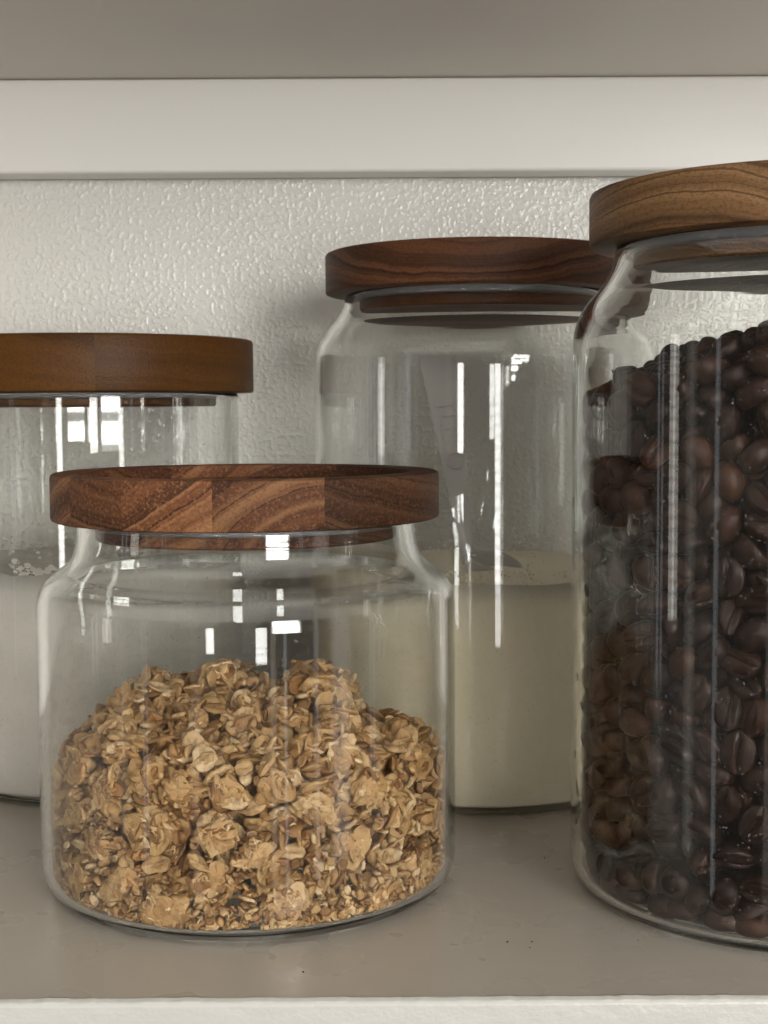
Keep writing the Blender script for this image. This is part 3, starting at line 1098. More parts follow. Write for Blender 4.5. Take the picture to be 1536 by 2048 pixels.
BEANS = [
    829, -4694, 896, -71, -36, -55, 2057, -4253, 856, -53, 103, 287, 3959, -2347, 885, -208, -187, 5,
    4508, -918, 826, 57, -41, -217, 1992, 4158, 1121, 172, 171, -98, 503, 4798, 1024, -127, -156, -3,
    -798, 4834, 1018, 52, 70, -149, -3864, 3172, 1215, 261, -60, -124, -3996, 2449, 1419, -242, 101, -129,
    -4325, 1910, 947, -195, 123, 45, -5013, 248, 1318, -25, 108, -46, -4432, -2454, 1323, -190, -199, 36,
    -1890, -4271, 1175, 71, -30, -288, -946, -4943, 1277, 0, 208, -200, 1084, -5058, 1551, 16, -204, -212,
    3365, -3174, 825, 193, 37, 48, 4198, -2515, 1288, 34, 11, 102, 4423, -1651, 985, 143, -18, 84, 4680, 93, 886, -163, 236, 48,
    4921, 1008, 1214, 70, -69, -110, 3663, 3028, 1274, 256, 107, -89, 5018, -849, 1355, -237, -186, -86,
    4536, 1867, 1292, 137, -197, -105, 3956, 3263, 1591, 28, 76, 211, 2903, 3971, 1441, 123, 83, 30,
    1994, 4345, 1303, -74, -55, -153, 109, 4946, 1460, -111, -54, 147, -1490, 4793, 1277, -115, -257, -44,
    -2185, 4571, 1344, -10, -212, 16, -3215, 3572, 1293, 171, -77, -13, -4401, 2652, 1639, -54, -80, 82,
    -4971, 984, 1318, 221, 111, -109, -4718, -395, 1374, -33, 143, 234, -4755, -1764, 1381, 137, -162, 99,
    -3938, -3076, 1482, -116, -111, 30, -3015, -3863, 1221, 186, 133, 33, -1813, -4799, 1666, 228, -23, -42,
    -273, -4926, 1843, -38, -89, -141, 2792, -4292, 1405, 132, -108, 71, 3224, 3574, 1282, 172, 85, 23,
    2546, 4439, 1431, -49, 129, -17, 1326, 4726, 1181, 199, 234, 12, -115, 4653, 910, 243, -57, -115,
    -2820, 4042, 1281, 81, 289, -20, -3514, 3033, 1542, 110, 38, 233, -4461, 1588, 1275, -15, -132, 282,
    -4789, -1110, 1334, -305, 14, -3, -3579, -3612, 1446, -221, -166, 128, 59, -5046, 1264, 0, 154, 272,
    1978, -4691, 1543, 30, 60, -1, 3083, -3763, 1240, 238, -49, -54, 4784, -1898, 1516, -120, -90, 89,
    4734, -198, 1284, 40, -12, 58, 5028, 1029, 1962, 89, 172, -20, 4163, 2414, 1338, 28, 83, 55,
    -1717, 4278, 2201, -81, -146, 261, -3640, 3703, 1912, -95, 174, -190, -4798, 1226, 1827, 181, -50, -47,
    -5120, -345, 1996, -126, 23, 182, -4840, -1384, 1925, 248, 73, -79, -4353, -2728, 1922, 198, -117, -6,
    -2622, -4403, 1449, 57, -143, 8, -981, -5090, 2040, -154, -50, -78, 429, -4921, 1860, 70, -122, -97,
    2257, -4378, 1915, -1, 98, 157, 3768, -3418, 1320, 113, -276, 61, 4422, -2694, 1867, -105, -121, 25,
    5036, 129, 1810, 219, -220, -3, 4348, 2525, 1869, -80, 1, -291, 3294, 3691, 1939, -37, 12, -215,
    2128, 4147, 2203, 135, -3, 98, 970, 5028, 1722, -226, 36, 25, -967, 5038, 2001, -106, 106, 80,
    2764, 4090, 2162, 17, -66, -172, -1745, 4795, 2022, -93, 188, 74, -2770, 4316, 1868, -63, 235, 139,
    -4478, 2101, 1914, 71, -40, -9, -5120, 452, 2170, -164, -137, 98, -4592, -609, 2065, 194, 80, 56,
    -4365, -1871, 2100, -186, -41, 109, -3562, -3169, 2188, 14, -1, -261, -2945, -3970, 2031, 187, 51, 55,
    21, -5094, 2496, 232, -35, -57, 1715, -4826, 2260, 244, 6, 126, 3882, -3296, 1922, 192, -87, 86,
    4554, -1966, 2134, 307, 43, 4, 4585, 1292, 2077, -280, -75, -113, 4804, 1796, 1716, -8, 101, -86,
    4967, -1144, 1925, -215, 211, -87, 5131, 290, 2421, 172, 135, 126, 4815, 1917, 2681, 185, -16, -166,
    4118, 2972, 2326, -213, 158, -96, 3180, 3747, 2579, 38, 8, 114, 1868, 4637, 1847, 198, -123, 97,
    915, 4882, 2229, 50, 104, -214, -453, 4629, 1703, 113, 144, 51, -2759, 3715, 2034, 22, 246, -4,
    -4370, 2664, 2717, 29, -217, -8, -4386, 1561, 2037, 50, -172, 218, -4632, -82, 2552, 136, -195, 152,
    -4097, -2386, 2356, 136, -237, -61, -3145, -3546, 2415, 115, -18, 112, -2425, -4494, 2279, 226, -8, -12,
    2347, -4443, 2593, 254, -89, 42, 3430, -3795, 2032, 252, 65, 137, 3906, -2449, 2438, 116, -91, -112,
    3797, 3259, 2775, -221, -108, -32, 2760, 4317, 2865, -230, 0, -91, 1727, 4833, 2371, -80, -56, -55,
    -31, 5128, 2090, -240, 16, 23, -1051, 4601, 2197, 159, 90, -121, -2783, 4147, 2685, -158, 245, -115,
    -3928, 3203, 2398, -82, 206, 114, -4460, 2085, 2620, 69, 223, -165, -4557, 755, 2384, 226, 202, 4,
    -5111, -464, 2947, 35, -117, 109, -4638, -1992, 2730, -59, -5, 155, -3667, -2806, 2810, -117, 10, -7,
    -1218, -4476, 2419, 225, 146, 146, 2990, -3974, 2369, 231, -182, 32, 3767, -3451, 2810, 212, 110, -55,
    4488, -2467, 2735, 200, 111, 173, 5056, -594, 2418, 1, 192, -121, 4395, 2223, 2477, 142, -174, -131,
    -705, -5011, 2805, 112, -72, -70, 1176, -4931, 2519, -279, -15, -141, 2210, -4089, 3056, -205, -127, 123,
    4577, -1249, 2484, 266, 8, -17, 4281, 1697, 2975, -53, -87, 243, 436, 4745, 2587, -97, 113, -93,
    -720, 5064, 2871, -159, 31, 183, -2153, 4577, 2582, 13, -82, -15, -3189, 3772, 2437, 189, -145, -9,
    -4955, 1528, 2587, 158, 75, 128, -4928, 247, 2989, 187, 38, -24, -4923, -1287, 2648, 185, -163, 50,
    -4087, -2247, 3012, -50, 68, -194, -3063, -4093, 2784, -27, -241, 67, -1600, -4841, 2507, -97, -89, 235,
    1890, -4819, 3186, -154, -42, 16, 3021, -4010, 2992, -239, 83, -120, 4026, -2847, 3016, -253, 31, -42,
    4582, -2235, 3609, -126, -23, -199, 4621, -296, 2630, 110, 112, 40, 5048, 1161, 2920, 161, -70, -143,
    4348, 2624, 3223, -226, 113, 26, 3306, 3663, 3172, 64, -12, 111, 2050, 4136, 3476, -182, -160, 191,
    1009, 4521, 2781, 52, -252, 11, -106, 4757, 2518, -191, -182, -163, -1467, 4971, 2890, 83, -193, 210,
    -3049, 4194, 3263, 147, 51, 47, -4288, 2822, 3515, 3, -198, -83, -5144, 764, 3335, -206, 53, -212,
    -4170, -2972, 3518, 149, -118, 22, -3788, -3461, 2703, -70, -64, 234, 2583, -4293, 3399, -108, 55, -179,
    4177, -2987, 3800, -221, -35, -205, 4583, -1859, 2752, -196, -27, -54, 5119, -9, 3109, 148, 208, 91,
    3804, 3411, 3588, -212, 109, 51, 595, 5095, 3280, -193, 61, 135, -3702, 3517, 3107, 31, -253, -62,
    -4384, 2046, 3324, -3, -47, 287, -4631, 945, 2967, -124, -186, 140, -4633, -1913, 3363, -227, 132, -86,
    -1976, -4798, 3171, -63, 158, 124, -1237, -4916, 3206, 183, -173, 70, 770, -5014, 2879, 275, -52, 110,
    1292, -4922, 3662, 281, 29, 64, 4924, -975, 3006, 11, 240, 62, 5065, 839, 3565, -109, 152, 53, 4780, 1426, 3592, 164, 84, 21,
    3942, 3138, 4128, -97, 163, 195, 3227, 3855, 3928, -71, 109, -122, 1635, 4856, 3252, -106, -90, -87,
    -71, 5195, 3368, 126, 113, -113, -932, 5098, 3604, 13, 199, -196, -2174, 4493, 3230, -11, -34, -150,
    -4850, 1683, 3621, -164, 161, 155, -4986, -971, 3408, -91, -73, 81, -4803, -1811, 3861, -69, -49, 186,
    -3763, -3435, 3477, 100, 175, -82, 4784, 325, 3689, -25, 241, -37, 4685, 2031, 3632, 260, -2, 152,
    3192, 3373, 4311, 75, -6, 23, 2710, 4175, 3884, 83, 109, -65, 849, 4581, 3525, -252, -122, 133,
    -2551, 4444, 3809, -213, -30, 26, -4643, 2146, 4276, -51, -94, -113, -4120, -2196, 3762, 114, 81, 85,
    -2559, -4437, 3555, -201, -81, 209, -1563, -4515, 3885, -11, -54, 159, 216, -5133, 3437, 71, -65, 34,
    1072, -4861, 4011, 51, -48, -231, 3586, -3753, 3626, -134, -88, 29, 4753, -323, 3418, -238, -2, -73,
    3031, -3556, 3954, 10, 97, 103, 3635, -3021, 3992, 126, 2, 223, 4569, 1235, 4236, 20, 9, -247,
    4367, 2674, 4070, -166, -38, -112, 2931, 3956, 4640, -130, 207, -180, 2394, 4615, 3529, 105, -120, 59,
    1144, 4989, 3916, -91, -241, -88, -352, 4665, 4188, 32, -117, -44, -1580, 4595, 3531, 182, 215, 8,
    -3808, 3252, 3861, 89, -219, 95, -4615, 141, 4066, -38, 113, 141, -5021, -984, 4228, -8, -128, 155,
    -4151, -2621, 4308, 25, -236, -162, -3222, -3987, 3640, 250, -6, -137, -2051, -4163, 3596, -228, 43, 139,
    -550, -4993, 3523, 160, -164, 2, 368, -4977, 3264, -238, -41, -90, 2193, -4601, 4086, 250, 72, -62,
    -2795, 3739, 4072, -82, -166, 227, -4196, 2765, 4337, -262, 16, 39, -4575, 1251, 3801, -150, -57, -3,
    -5112, -199, 3829, -111, 12, 207, -4257, -2065, 4518, -101, 200, -205, -4042, -3143, 4424, -44, -181, -4,
    -1857, -4784, 4272, -56, -93, 271, 2480, -3949, 4443, 247, 137, 110, 3083, -4178, 4431, 75, -187, -194,
    3898, -2706, 4571, -230, 125, -26, 4855, -1452, 3518, 184, 206, 27, 5180, -143, 4152, 146, -104, -150,
    1957, 4591, 4124, 126, 271, -74, -689, 5145, 4501, 107, -154, 166, -1684, 4828, 4100, -27, 223, 126,
    -3487, 3714, 3922, -83, -81, -197, -4973, 1202, 4407, -189, -174, 96, -4597, -1614, 4429, 253, 75, 11,
    -3336, -3239, 4210, -170, 212, 1, -2839, -4170, 4214, 277, -114, -25, 212, -5124, 4300, 87, -90, 267,
    1406, -4868, 4516, -66, 50, -237, 2252, -4596, 4906, 205, -92, 173, 3628, -3472, 4442, -2, -173, -198,
    4777, -1699, 4133, 192, 207, 91, 4367, 1964, 4333, -291, -34, 5, 1063, 4516, 4354, 74, -259, 51,
    238, 5173, 4226, 155, 14, -21, -1020, 4646, 4174, 125, 115, 138, -3909, -3111, 5535, 259, 119, -57,
    -2979, -4172, 4890, 220, 15, -110, -35, -4935, 4081, -220, -69, 33, 4333, -2765, 5258, -152, 11, -219,
    5040, -883, 4282, -49, 133, 53, 5008, -40, 4837, 193, -14, 67, 3699, 3643, 4802, -18, -173, 134,
    2618, 4376, 4825, 36, 223, 11, 1732, 4800, 4605, -49, 9, -30, 422, 4621, 4860, -214, 138, -176,
    -804, 4545, 4853, 78, -46, 189, -2269, 4328, 4471, 25, 28, 207, -3271, 3780, 4675, 171, -112, -108,
    -4973, -208, 4668, 57, 98, -269, -4799, -1435, 4923, 175, -38, 17, 2988, -4127, 5100, 266, 73, 75,
    3615, -2860, 5160, 3, -180, -243, 5015, 745, 4491, -231, 123, -9, 4057, 3107, 5140, -105, -100, -113,
    1971, 4333, 5065, 124, -231, -50, 948, 5096, 4817, 152, -44, 16, 8, 5111, 4922, -225, -88, -96,
    -1518, 4902, 4914, -240, -8, 93, -2683, 3891, 4792, 193, 229, 16, -3896, 3410, 4684, -117, 165, -196,
    -4801, 1812, 4963, 188, -214, -124, -5088, 398, 4305, -39, -95, -27, -5026, -780, 4967, 266, -54, -117,
    -2351, -4635, 4856, -155, -92, -152, -977, -5023, 4268, 151, -47, 155, 4671, 444, 4929, 296, 77, -40,
    4754, 2071, 5123, 198, 39, -198, 2702, 3925, 5547, -182, 250, 51, -1111, 4987, 5532, -193, -107, -58,
    -2210, 4562, 5176, -198, 155, 86, -3350, 3205, 5101, -186, -99, -129, -4435, 1556, 5379, 267, 17, 5,
    -5084, 355, 5032, -64, 15, 157, -4532, -849, 5134, 2, 84, 11, -4594, -1839, 5301, 20, 128, -236,
    -3611, -3655, 4667, -89, -230, 71, -1619, -4742, 4941, 19, 60, -150, -365, -5086, 4828, 121, 42, -273,
    1413, -4986, 5234, -71, 205, 216, 2730, -4339, 5691, 42, 180, -14, 3701, -3466, 5108, -54, 6, -236,
    4536, -2507, 4425, 147, -139, -192, 4938, -1175, 5023, 59, -43, 142, -4404, -2631, 5160, 61, -38, -100,
    -3536, -3508, 5017, -52, 65, -22, -1052, -4958, 5190, -33, -150, 131, 514, -5158, 4932, -146, 73, 87,
    1749, -4318, 5491, -200, 64, -58, 4607, -1924, 4960, -112, -38, 74, 4729, -333, 5306, -16, -112, 252,
    4982, 1242, 5131, 126, 201, 37, 4251, 2578, 4908, -14, 204, 60, 3635, 3330, 5626, 144, 85, 9,
    2349, 4402, 5537, 163, -199, -170, 692, 5088, 5542, -196, 18, -2, -393, 5012, 5474, 95, 103, -207,
    -2894, 4176, 5428, -162, 35, 18, -3636, 2844, 5193, 126, 85, -181, -4631, 934, 5274, -29, -37, -92,
    3456, -3486, 5836, 120, -89, -50, 4399, -2304, 5695, 187, 19, -46, 5015, 430, 5454, -271, 62, -61,
    4509, 2556, 5830, 84, -133, -7, 3307, 3858, 5415, 98, 192, 31, 1509, 4847, 5350, -102, 3, 53,
    -1759, 4882, 5979, 88, 142, -106, -3644, 3609, 5481, -116, -15, 73, -4353, 2606, 5019, -221, -184, 73,
    -4567, 922, 5978, 113, -262, 86, -4751, 266, 5858, -193, -64, -52, -4724, -1883, 6027, 273, 18, -124,
    -4309, -2400, 5695, -22, 27, 83, -2012, -4710, 5720, 28, -140, 10, 803, -4840, 5613, -180, 192, 56,
    -3321, -3602, 5547, 43, 15, 70, -2667, -3957, 5639, 147, -77, 118, -1351, -4940, 5908, 137, 39, -226,
    -520, -4584, 5087, -90, -75, -34, 1351, -4520, 5851, 79, 181, 153, 3129, -3939, 6201, 113, -1, -30,
    3953, -3188, 5914, 68, -83, 152, 4838, -827, 5671, -249, 6, -25, 4167, 1993, 5657, -101, -168, -61,
    2387, 4069, 6223, -244, -82, 73, 1320, 4747, 6020, 31, 13, 72, 172, 5061, 6245, -67, 154, -10, -996, 4493, 5652, 96, 29, -56,
    -4000, 2987, 6001, 174, 49, 253, -4289, 1676, 6084, 88, 153, -162, -5127, 788, 5641, -111, 130, -131,
    -5078, -409, 5747, -272, 4, 125, -4215, -1876, 6338, 181, 204, 24, -5178, 182, 6464, -115, 128, -119,
    -4963, -1241, 5835, 151, 83, -224, -3233, -4059, 6159, -171, -42, -139, -354, -5164, 5585, -154, 39, 28,
    816, -5046, 6054, 60, -11, 20, 2044, -4672, 6117, 27, 60, 35, 4497, -2580, 6342, 142, -143, -190,
    4842, -1643, 5678, 18, 122, 102, 4885, -231, 5914, 276, 9, -29, 4882, 1568, 5746, -206, 148, -66,
    3004, 3678, 6069, 184, 131, 20, 1727, 4315, 5933, 112, 73, 26, 942, 5007, 6395, -37, -39, -23, -608, 4988, 6296, 280, 23, 5,
    -1891, 4231, 5850, -209, 32, -176, -3314, 3256, 5961, -12, 53, -123, -1536, -4962, 6722, -93, 139, 104,
    125, -4671, 5614, -112, 19, -151, 1055, -4481, 6575, -183, -100, 52, 3912, -3203, 6537, 4, 33, -173,
    5078, 617, 6256, -127, 156, 52, 4389, 2273, 6506, -27, 297, 31, 3941, 3000, 6140, -214, -157, 118,
    2878, 4135, 6631, -222, -35, -3, 1799, 4805, 7280, -210, -26, -179, -1226, 4442, 6308, 223, 69, 151,
    -3672, 3461, 6501, 10, -87, -46, -4669, 2282, 5952, 19, 158, -52, -5016, 869, 6765, 115, -166, 60,
    -4614, -2176, 7043, 137, 16, -89, -3315, -3307, 6047, -41, -47, -240, -2441, 4490, 6504, -78, 98, 90,
    -3111, 4056, 7011, 80, -53, -250, -4963, 1536, 6072, 54, 148, 7, -5026, -605, 6493, -178, -135, 27,
    -3966, -3193, 6362, 214, -121, 64, -584, -4975, 6240, 258, 107, -68, 1913, -4184, 6430, -46, 114, 226,
    3565, -3623, 6947, 83, -25, 46, 4036, -2213, 6710, -229, -96, -19, 5037, -1187, 6421, 56, -154, -90,
    4215, 3031, 6675, -51, -169, 139, 2033, 4712, 6395, -43, 89, -4, -4365, -2625, 6509, 104, 204, -149,
    -3487, -3710, 6829, -169, -81, 176, -2586, -4451, 5880, 83, 118, -133, -1049, -4546, 6699, -164, 81, -133,
    104, -5191, 6438, -104, -145, -143, 1347, -4904, 6651, 104, 47, 88, 2610, -4270, 6799, 88, -180, -28,
    4393, -2656, 7063, 226, 99, 132, 4631, -1806, 6554, 66, -118, -42, 5089, -537, 6666, 161, -166, 190,
    3616, 3730, 6419, 56, -151, 68, 2042, 4140, 6917, -4, 278, -97, -816, 5073, 6844, -240, 1, 52,
    -1749, 4334, 6610, 198, 203, -45, -2412, 4011, 5898, -81, 55, -154, -4216, 2173, 6505, -83, -176, -166,
    -4945, 131, 7075, -77, -246, -112, 778, 5075, 7323, -52, -229, -155, -524, 4989, 7068, 74, 45, -7,
    -2115, 4435, 7195, -179, 169, -65, -3050, 4003, 6238, 14, 213, -75, -4295, 2815, 5648, 44, -181, 0,
    -4810, 1745, 6910, 110, -72, -157, -4899, -1363, 6829, 185, 220, -76, -3713, -2937, 6832, -77, 25, 93,
    -2906, -4213, 7196, 32, -102, -31, -2152, -4449, 6500, -181, -219, -110, -452, -4719, 6715, -199, -140, 128,
    511, -4926, 7111, -144, -199, -170, 3080, -4066, 7066, 87, -145, 86, 4497, -1159, 6888, -260, -79, 31,
    4790, 21, 6463, 191, -7, 22, 4644, 1481, 6506, 256, -27, -90, 4270, 2942, 7513, 161, -43, -110,
    3136, 4021, 7394, -84, -169, -80, 2242, 4491, 7505, 58, 128, 10, -4787, 1243, 7289, -56, -99, 286,
    -4556, -2327, 7943, -210, -87, 179, -3703, -3448, 7585, -209, -42, 161, -2561, -3823, 6635, -19, 180, -45,
    -1383, -4707, 7421, -47, -3, 84, 1176, -4644, 7249, 7, 3, -137, 2420, -4511, 7778, 194, -20, 200,
    3777, -2663, 7146, -181, 219, 53, 4674, -1839, 7301, 99, 220, 77, 4898, -1073, 7317, 35, 30, 29,
    5111, 410, 7456, -60, 118, 61, 4843, 1569, 6741, 98, 81, 270, 2525, 3910, 7582, 123, -74, -195,
    1498, 4375, 7511, 126, -84, -94, 24, 4887, 7595, -139, 151, -112, -1576, 4786, 7093, 42, 210, 151,
    -3779, 3431, 7252, -34, -75, -214, -4377, 2628, 7274, -34, -77, 24, 3713, 3262, 7148, -58, 227, -102,
    2640, 4241, 8166, -32, -52, -199, 576, 4684, 8006, -130, 82, 217, -440, 5012, 7906, -149, 10, -159,
    -2841, 4138, 7931, 113, 113, -157, -3983, 2983, 6790, -227, 7, -31, -5135, 794, 7657, -90, 142, -112,
    -4464, -1189, 7449, 271, 97, 112, -4248, -2865, 7373, -111, -218, 167, -2305, -4567, 6983, -12, -91, 216,
    39, -5197, 7469, -137, -90, -90, 1824, -4814, 7136, 171, -54, 249, 3180, -3356, 7348, -8, -71, -109,
    4176, -2819, 7761, 134, 121, 180, 4829, -1534, 7944, -57, 96, 46, 4948, 1019, 7339, 126, -139, 188,
    4618, 2195, 7245, 15, 111, 198, 4582, 1378, 7443, -163, -9, 52, 3426, 3543, 7388, -79, -64, 39,
    391, 5087, 8318, -104, 50, 150, -2446, 4510, 7731, -101, 164, 116, -4790, 1637, 7740, -60, 41, 167,
    -5046, -633, 7370, 102, -18, -232, -4924, -1651, 7685, -162, 64, -133, -3981, -3015, 8168, -9, 56, 251,
    -2027, -4709, 7673, 204, -69, 68, -772, -5138, 7309, -141, -94, -114, 818, -5061, 7908, 57, 99, -21,
    2046, -4137, 7882, -138, -100, 91, 3769, -3427, 7668, -97, 6, -233, 4528, -2174, 7944, -143, 156, 28,
    4776, 6, 7330, 38, 122, 235, -3452, 3873, 7690, 79, 137, -50, -5011, -44, 7790, -120, -61, -8,
    -4841, -883, 7958, -192, 65, -55, -3146, -3995, 7795, -98, -33, 296, -1233, -4981, 8003, -33, -257, 101,
    1593, -4867, 8053, 91, -39, 53, 3278, -3946, 8442, 156, 106, -111, 4391, -2590, 8485, -5, 90, -89,
    5093, -590, 7785, -173, 198, -86, 4470, 2448, 7965, -146, -195, -102, 2435, 4433, 8948, -1, 99, 45,
    1313, 5005, 7993, -52, -218, 218, -1021, 4951, 7677, 64, 228, 139, 223, 4910, 8966, 20, -59, -104,
    -1751, 4588, 7864, 179, -173, 59, -2654, 4449, 8774, 139, 76, 6, -3808, 3334, 7955, -182, -18, -7,
    -4536, 2298, 7837, -151, -120, -120, -4286, -1672, 8054, -127, 81, 90, -3253, -3360, 8108, -107, 103, -187,
    -2560, -4404, 8108, 136, -55, 124, -1140, -4513, 8363, -50, -236, -9, 2821, -3818, 7915, 7, 4, -141,
    4571, -1908, 8778, -135, -129, 171, 5027, 24, 8355, -212, 226, 16, 3775, 3328, 8309, -210, 67, 176,
    3284, 3931, 8542, -83, 72, 7, 1012, 4889, 8720, -32, -219, 100, -638, 5052, 8532, -36, -7, 14,
    -1712, 4832, 8263, -74, 23, 43, -3124, 3581, 8202, 279, -67, -92, -4256, 2832, 8295, -100, 138, 163,
    -4610, 809, 8070, -119, 1, 134, -5080, 401, 8521, 10, -136, 133, -5034, -1068, 8325, 122, 30, -157,
    -3069, -4019, 8582, 235, -25, 44, -1956, -4737, 8506, 219, -86, -12, -298, -4758, 8036, 45, 54, 144,
    1137, -4880, 8581, 172, -177, 11, 2661, -4122, 8501, -187, 98, -66, 3318, -3392, 8437, -10, -125, 269,
    4498, -2474, 9391, -34, 157, 30, 4992, -1408, 8666, 24, -159, -67, 5024, -730, 8702, 149, -53, 109,
    5125, 827, 8076, -129, -123, 148, 4435, 2270, 8529, 37, -109, 215, 2952, 3540, 8074, -56, -176, -34,
    2039, 4683, 8431, -36, 72, -24, -4941, 1615, 8533, 36, 153, -13, -4678, -56, 8603, 125, 36, 48,
    -4777, -1389, 8689, 74, 65, -52, -4159, -2994, 9008, 38, -106, 175, -3075, -3672, 9237, -153, -97, 114,
    -1865, -4408, 8840, -41, 73, 103, -446, -5093, 9000, 174, 16, -164, 2369, -4506, 9107, 162, 138, 6,
    3781, -2937, 8643, -103, 31, -84, 4623, -2371, 10321, 183, -112, -214, 4998, -52, 9373, 42, -77, 120,
    4761, 1586, 8078, 220, 161, -155, 4086, 2954, 8416, 169, -106, 241, 3068, 4191, 9235, 144, 155, -210,
    706, 5136, 9503, 49, 205, -213, 4132, -3009, 9424, 35, 136, 73, 4703, -375, 9692, 116, 46, -238,
    4914, 1681, 8852, 65, -143, -16, 4147, 2949, 9106, 18, 35, 217, -1752, 4804, 8966, -210, -19, -51,
    -3636, 2877, 9656, 78, 100, 159, -4526, 2294, 8928, -93, 91, 107, -4661, 939, 8621, -20, 38, 245,
    -5074, -644, 9166, -109, -44, 140, -3972, -2598, 8678, 17, -161, 254, -3293, -3234, 8696, -32, 1, -33,
    -1264, -4961, 9050, 233, -65, -26, 148, -5034, 8557, 184, 172, -123, 2039, -4655, 8639, 71, -256, 49,
    -2268, 4541, 9345, -127, -200, -74, -3441, 3802, 9224, 50, -147, -138, -4998, 1151, 9383, -44, -111, -90,
    -4588, -576, 10050, 91, -80, 150, -4713, -1995, 8841, -246, 106, 154, -3588, -3740, 10443, -137, 80, -36,
    -2159, -4610, 9626, 271, -44, -131, -472, -4526, 10112, -63, -10, -17, 1608, -4939, 9353, -93, 186, 206,
    2237, -4341, 9794, -15, -7, -108, 3595, -3627, 9297, 56, 95, 85, 4556, -967, 9111, -119, 169, 63,
    5087, 220, 8973, -156, 177, 42, 3596, 3667, 9317, -149, -63, -131, 2373, 4541, 9661, -3, 105, 239,
    -1139, 4980, 9223, -50, 135, 49, -4393, 1792, 8853, 62, -213, 141, -3701, -3641, 9073, -135, 81, -41,
    -2617, -4476, 9024, -81, 142, 83, -51, -4659, 9402, 196, 22, -230, 3172, -3348, 9092, -162, -153, 93,
    4740, -1878, 9742, 182, 79, 33, 5036, 954, 8865, -196, -160, -150, 4318, 1772, 8986, 14, 190, -24,
    3638, 2827, 9452, 53, -24, -145, 1552, 4948, 9093, 156, -17, -29, -1, 5005, 9912, -90, -73, 83,
    -2797, 3773, 8636, -274, -1, 61, -3861, 3312, 8733, -150, -152, 83, 1399, -4456, 9824, 46, 97, -206,
    2864, -4006, 9233, -89, 58, -44, 4094, -3030, 10236, 161, -155, 103, 5104, -943, 9635, -3, -158, -25,
    4662, 2291, 9311, 197, 54, -200, 3397, 3073, 10068, -12, -107, -55, 1365, 4669, 9680, 68, -298, 35,
    -399, 5163, 9326, 153, 37, -25, -2163, 4162, 9618, 63, 65, -96, -2997, 4159, 9831, -200, 37, 185,
    -4239, 2893, 9314, -160, 104, 153, -5087, 297, 9280, -166, -184, -28, -4282, -2102, 9250, 20, -269, -70,
    -2567, -3928, 9560, -151, -49, 261, 762, -5016, 9233, 31, -107, 28, 1979, -4646, 10428, -195, -48, -195,
    3006, -4119, 9907, -40, 252, -172, 4040, -2469, 10540, 4, 230, 81, 4484, -841, 10221, -173, 41, 132,
    5177, 245, 10196, -88, -140, 94, 5024, 904, 9877, 116, -25, 180, 4087, 2743, 10303, 92, 56, -284,
    2586, 3809, 10584, 189, -71, 170, 683, 5040, 10266, -249, 39, 123, -1770, 4268, 10247, 15, -135, 90,
    -4179, 3085, 10213, 184, -103, 210, -4456, 2039, 10355, 20, 128, 235, -4614, -119, 9664, 220, 22, 109,
    -4873, -1554, 9888, -176, 49, 209, -4550, -2328, 10056, 98, 41, -170, -3264, -3719, 9838, -33, -32, 42,
    -2079, -4067, 10671, -225, -38, -216, -709, -4813, 9611, -88, -38, 144, 266, -4700, 10380, 108, -95, -170,
    1496, -4900, 10514, 31, 151, -27, 3234, -3959, 11030, 78, 81, -156, 3545, -3376, 9921, -274, 132, -7,
    4204, -1894, 10733, 158, 83, -244, 4918, -392, 10434, 278, -78, -15, 4541, 789, 10419, -253, 128, 80,
    4826, 1662, 9725, -120, 92, -21, 4267, 2819, 9835, 175, 213, 102, 1161, 4407, 10344, 207, 13, -47,
    -331, 4726, 10560, -31, 12, -184, -1305, 4562, 10457, 154, 174, 172, -2451, 3871, 10042, 68, 64, -178,
    -3512, 3504, 9957, 191, -206, 98, -4458, 2091, 9610, -13, 19, -87, -4424, 646, 10023, -192, -38, 187,
    -4942, -1166, 11228, 110, 130, -184, -2665, -4351, 10228, 84, 203, -70, -1393, -4856, 9756, 296, -48, 41,
    4172, -2976, 11510, -88, 103, -208, 4962, -1276, 10392, -55, 202, 12, 5125, -209, 10937, -193, 181, -85,
    4313, 1472, 10163, -138, -164, 212, 3855, 2778, 10874, 263, 13, 97, 3307, 3719, 10039, 103, 195, -82,
    1569, 4947, 10270, 12, -192, 179, 286, 4535, 10604, 44, -158, 48, -932, 4954, 10027, -110, -89, 69,
    -1667, 4912, 9943, 10, 191, -177, -3569, 3669, 10423, 7, -86, -217, -3991, 2451, 10158, 7, -84, 30,
    -4396, 1403, 9935, 37, 233, -24, -4983, 142, 9958, -151, 211, -94, -4309, -1621, 9783, -95, -109, -114,
    -4046, -3148, 9636, -119, -239, 84, -3345, -3125, 10033, -153, 94, 156, -1903, -4759, 10866, 74, 50, -82,
    -81, -5189, 9901, -89, -162, -162, 958, -4476, 10293, -109, 191, 92, 2689, -4367, 10696, 9, 153, -73,
    763, -5053, 10151, 92, 91, -188, 2217, -4074, 10420, 65, 200, -87, 2944, -3624, 10643, -129, 197, 104,
    3815, -2697, 11116, -83, 117, 25, 4653, -1569, 10673, 67, -84, -58, 4651, -201, 11269, -136, 255, 65,
    4252, 1672, 10919, -13, -58, 181, 3636, 2970, 11275, -67, -47, 103, 2891, 3602, 11488, 212, -46, 86,
    1995, 4141, 10325, 191, 162, -136, 695, 4845, 11204, -7, -138, 115, -933, 5021, 10815, -182, -23, -117,
    -2011, 4622, 11105, 250, -42, -139, -2808, 3621, 10636, 168, -219, 108, -3823, 2514, 11081, 105, -135, 103,
    -4877, 1540, 10100, -68, -48, 106, -5169, 275, 10511, 96, 133, 89, -4810, -1765, 10747, 74, -46, -121,
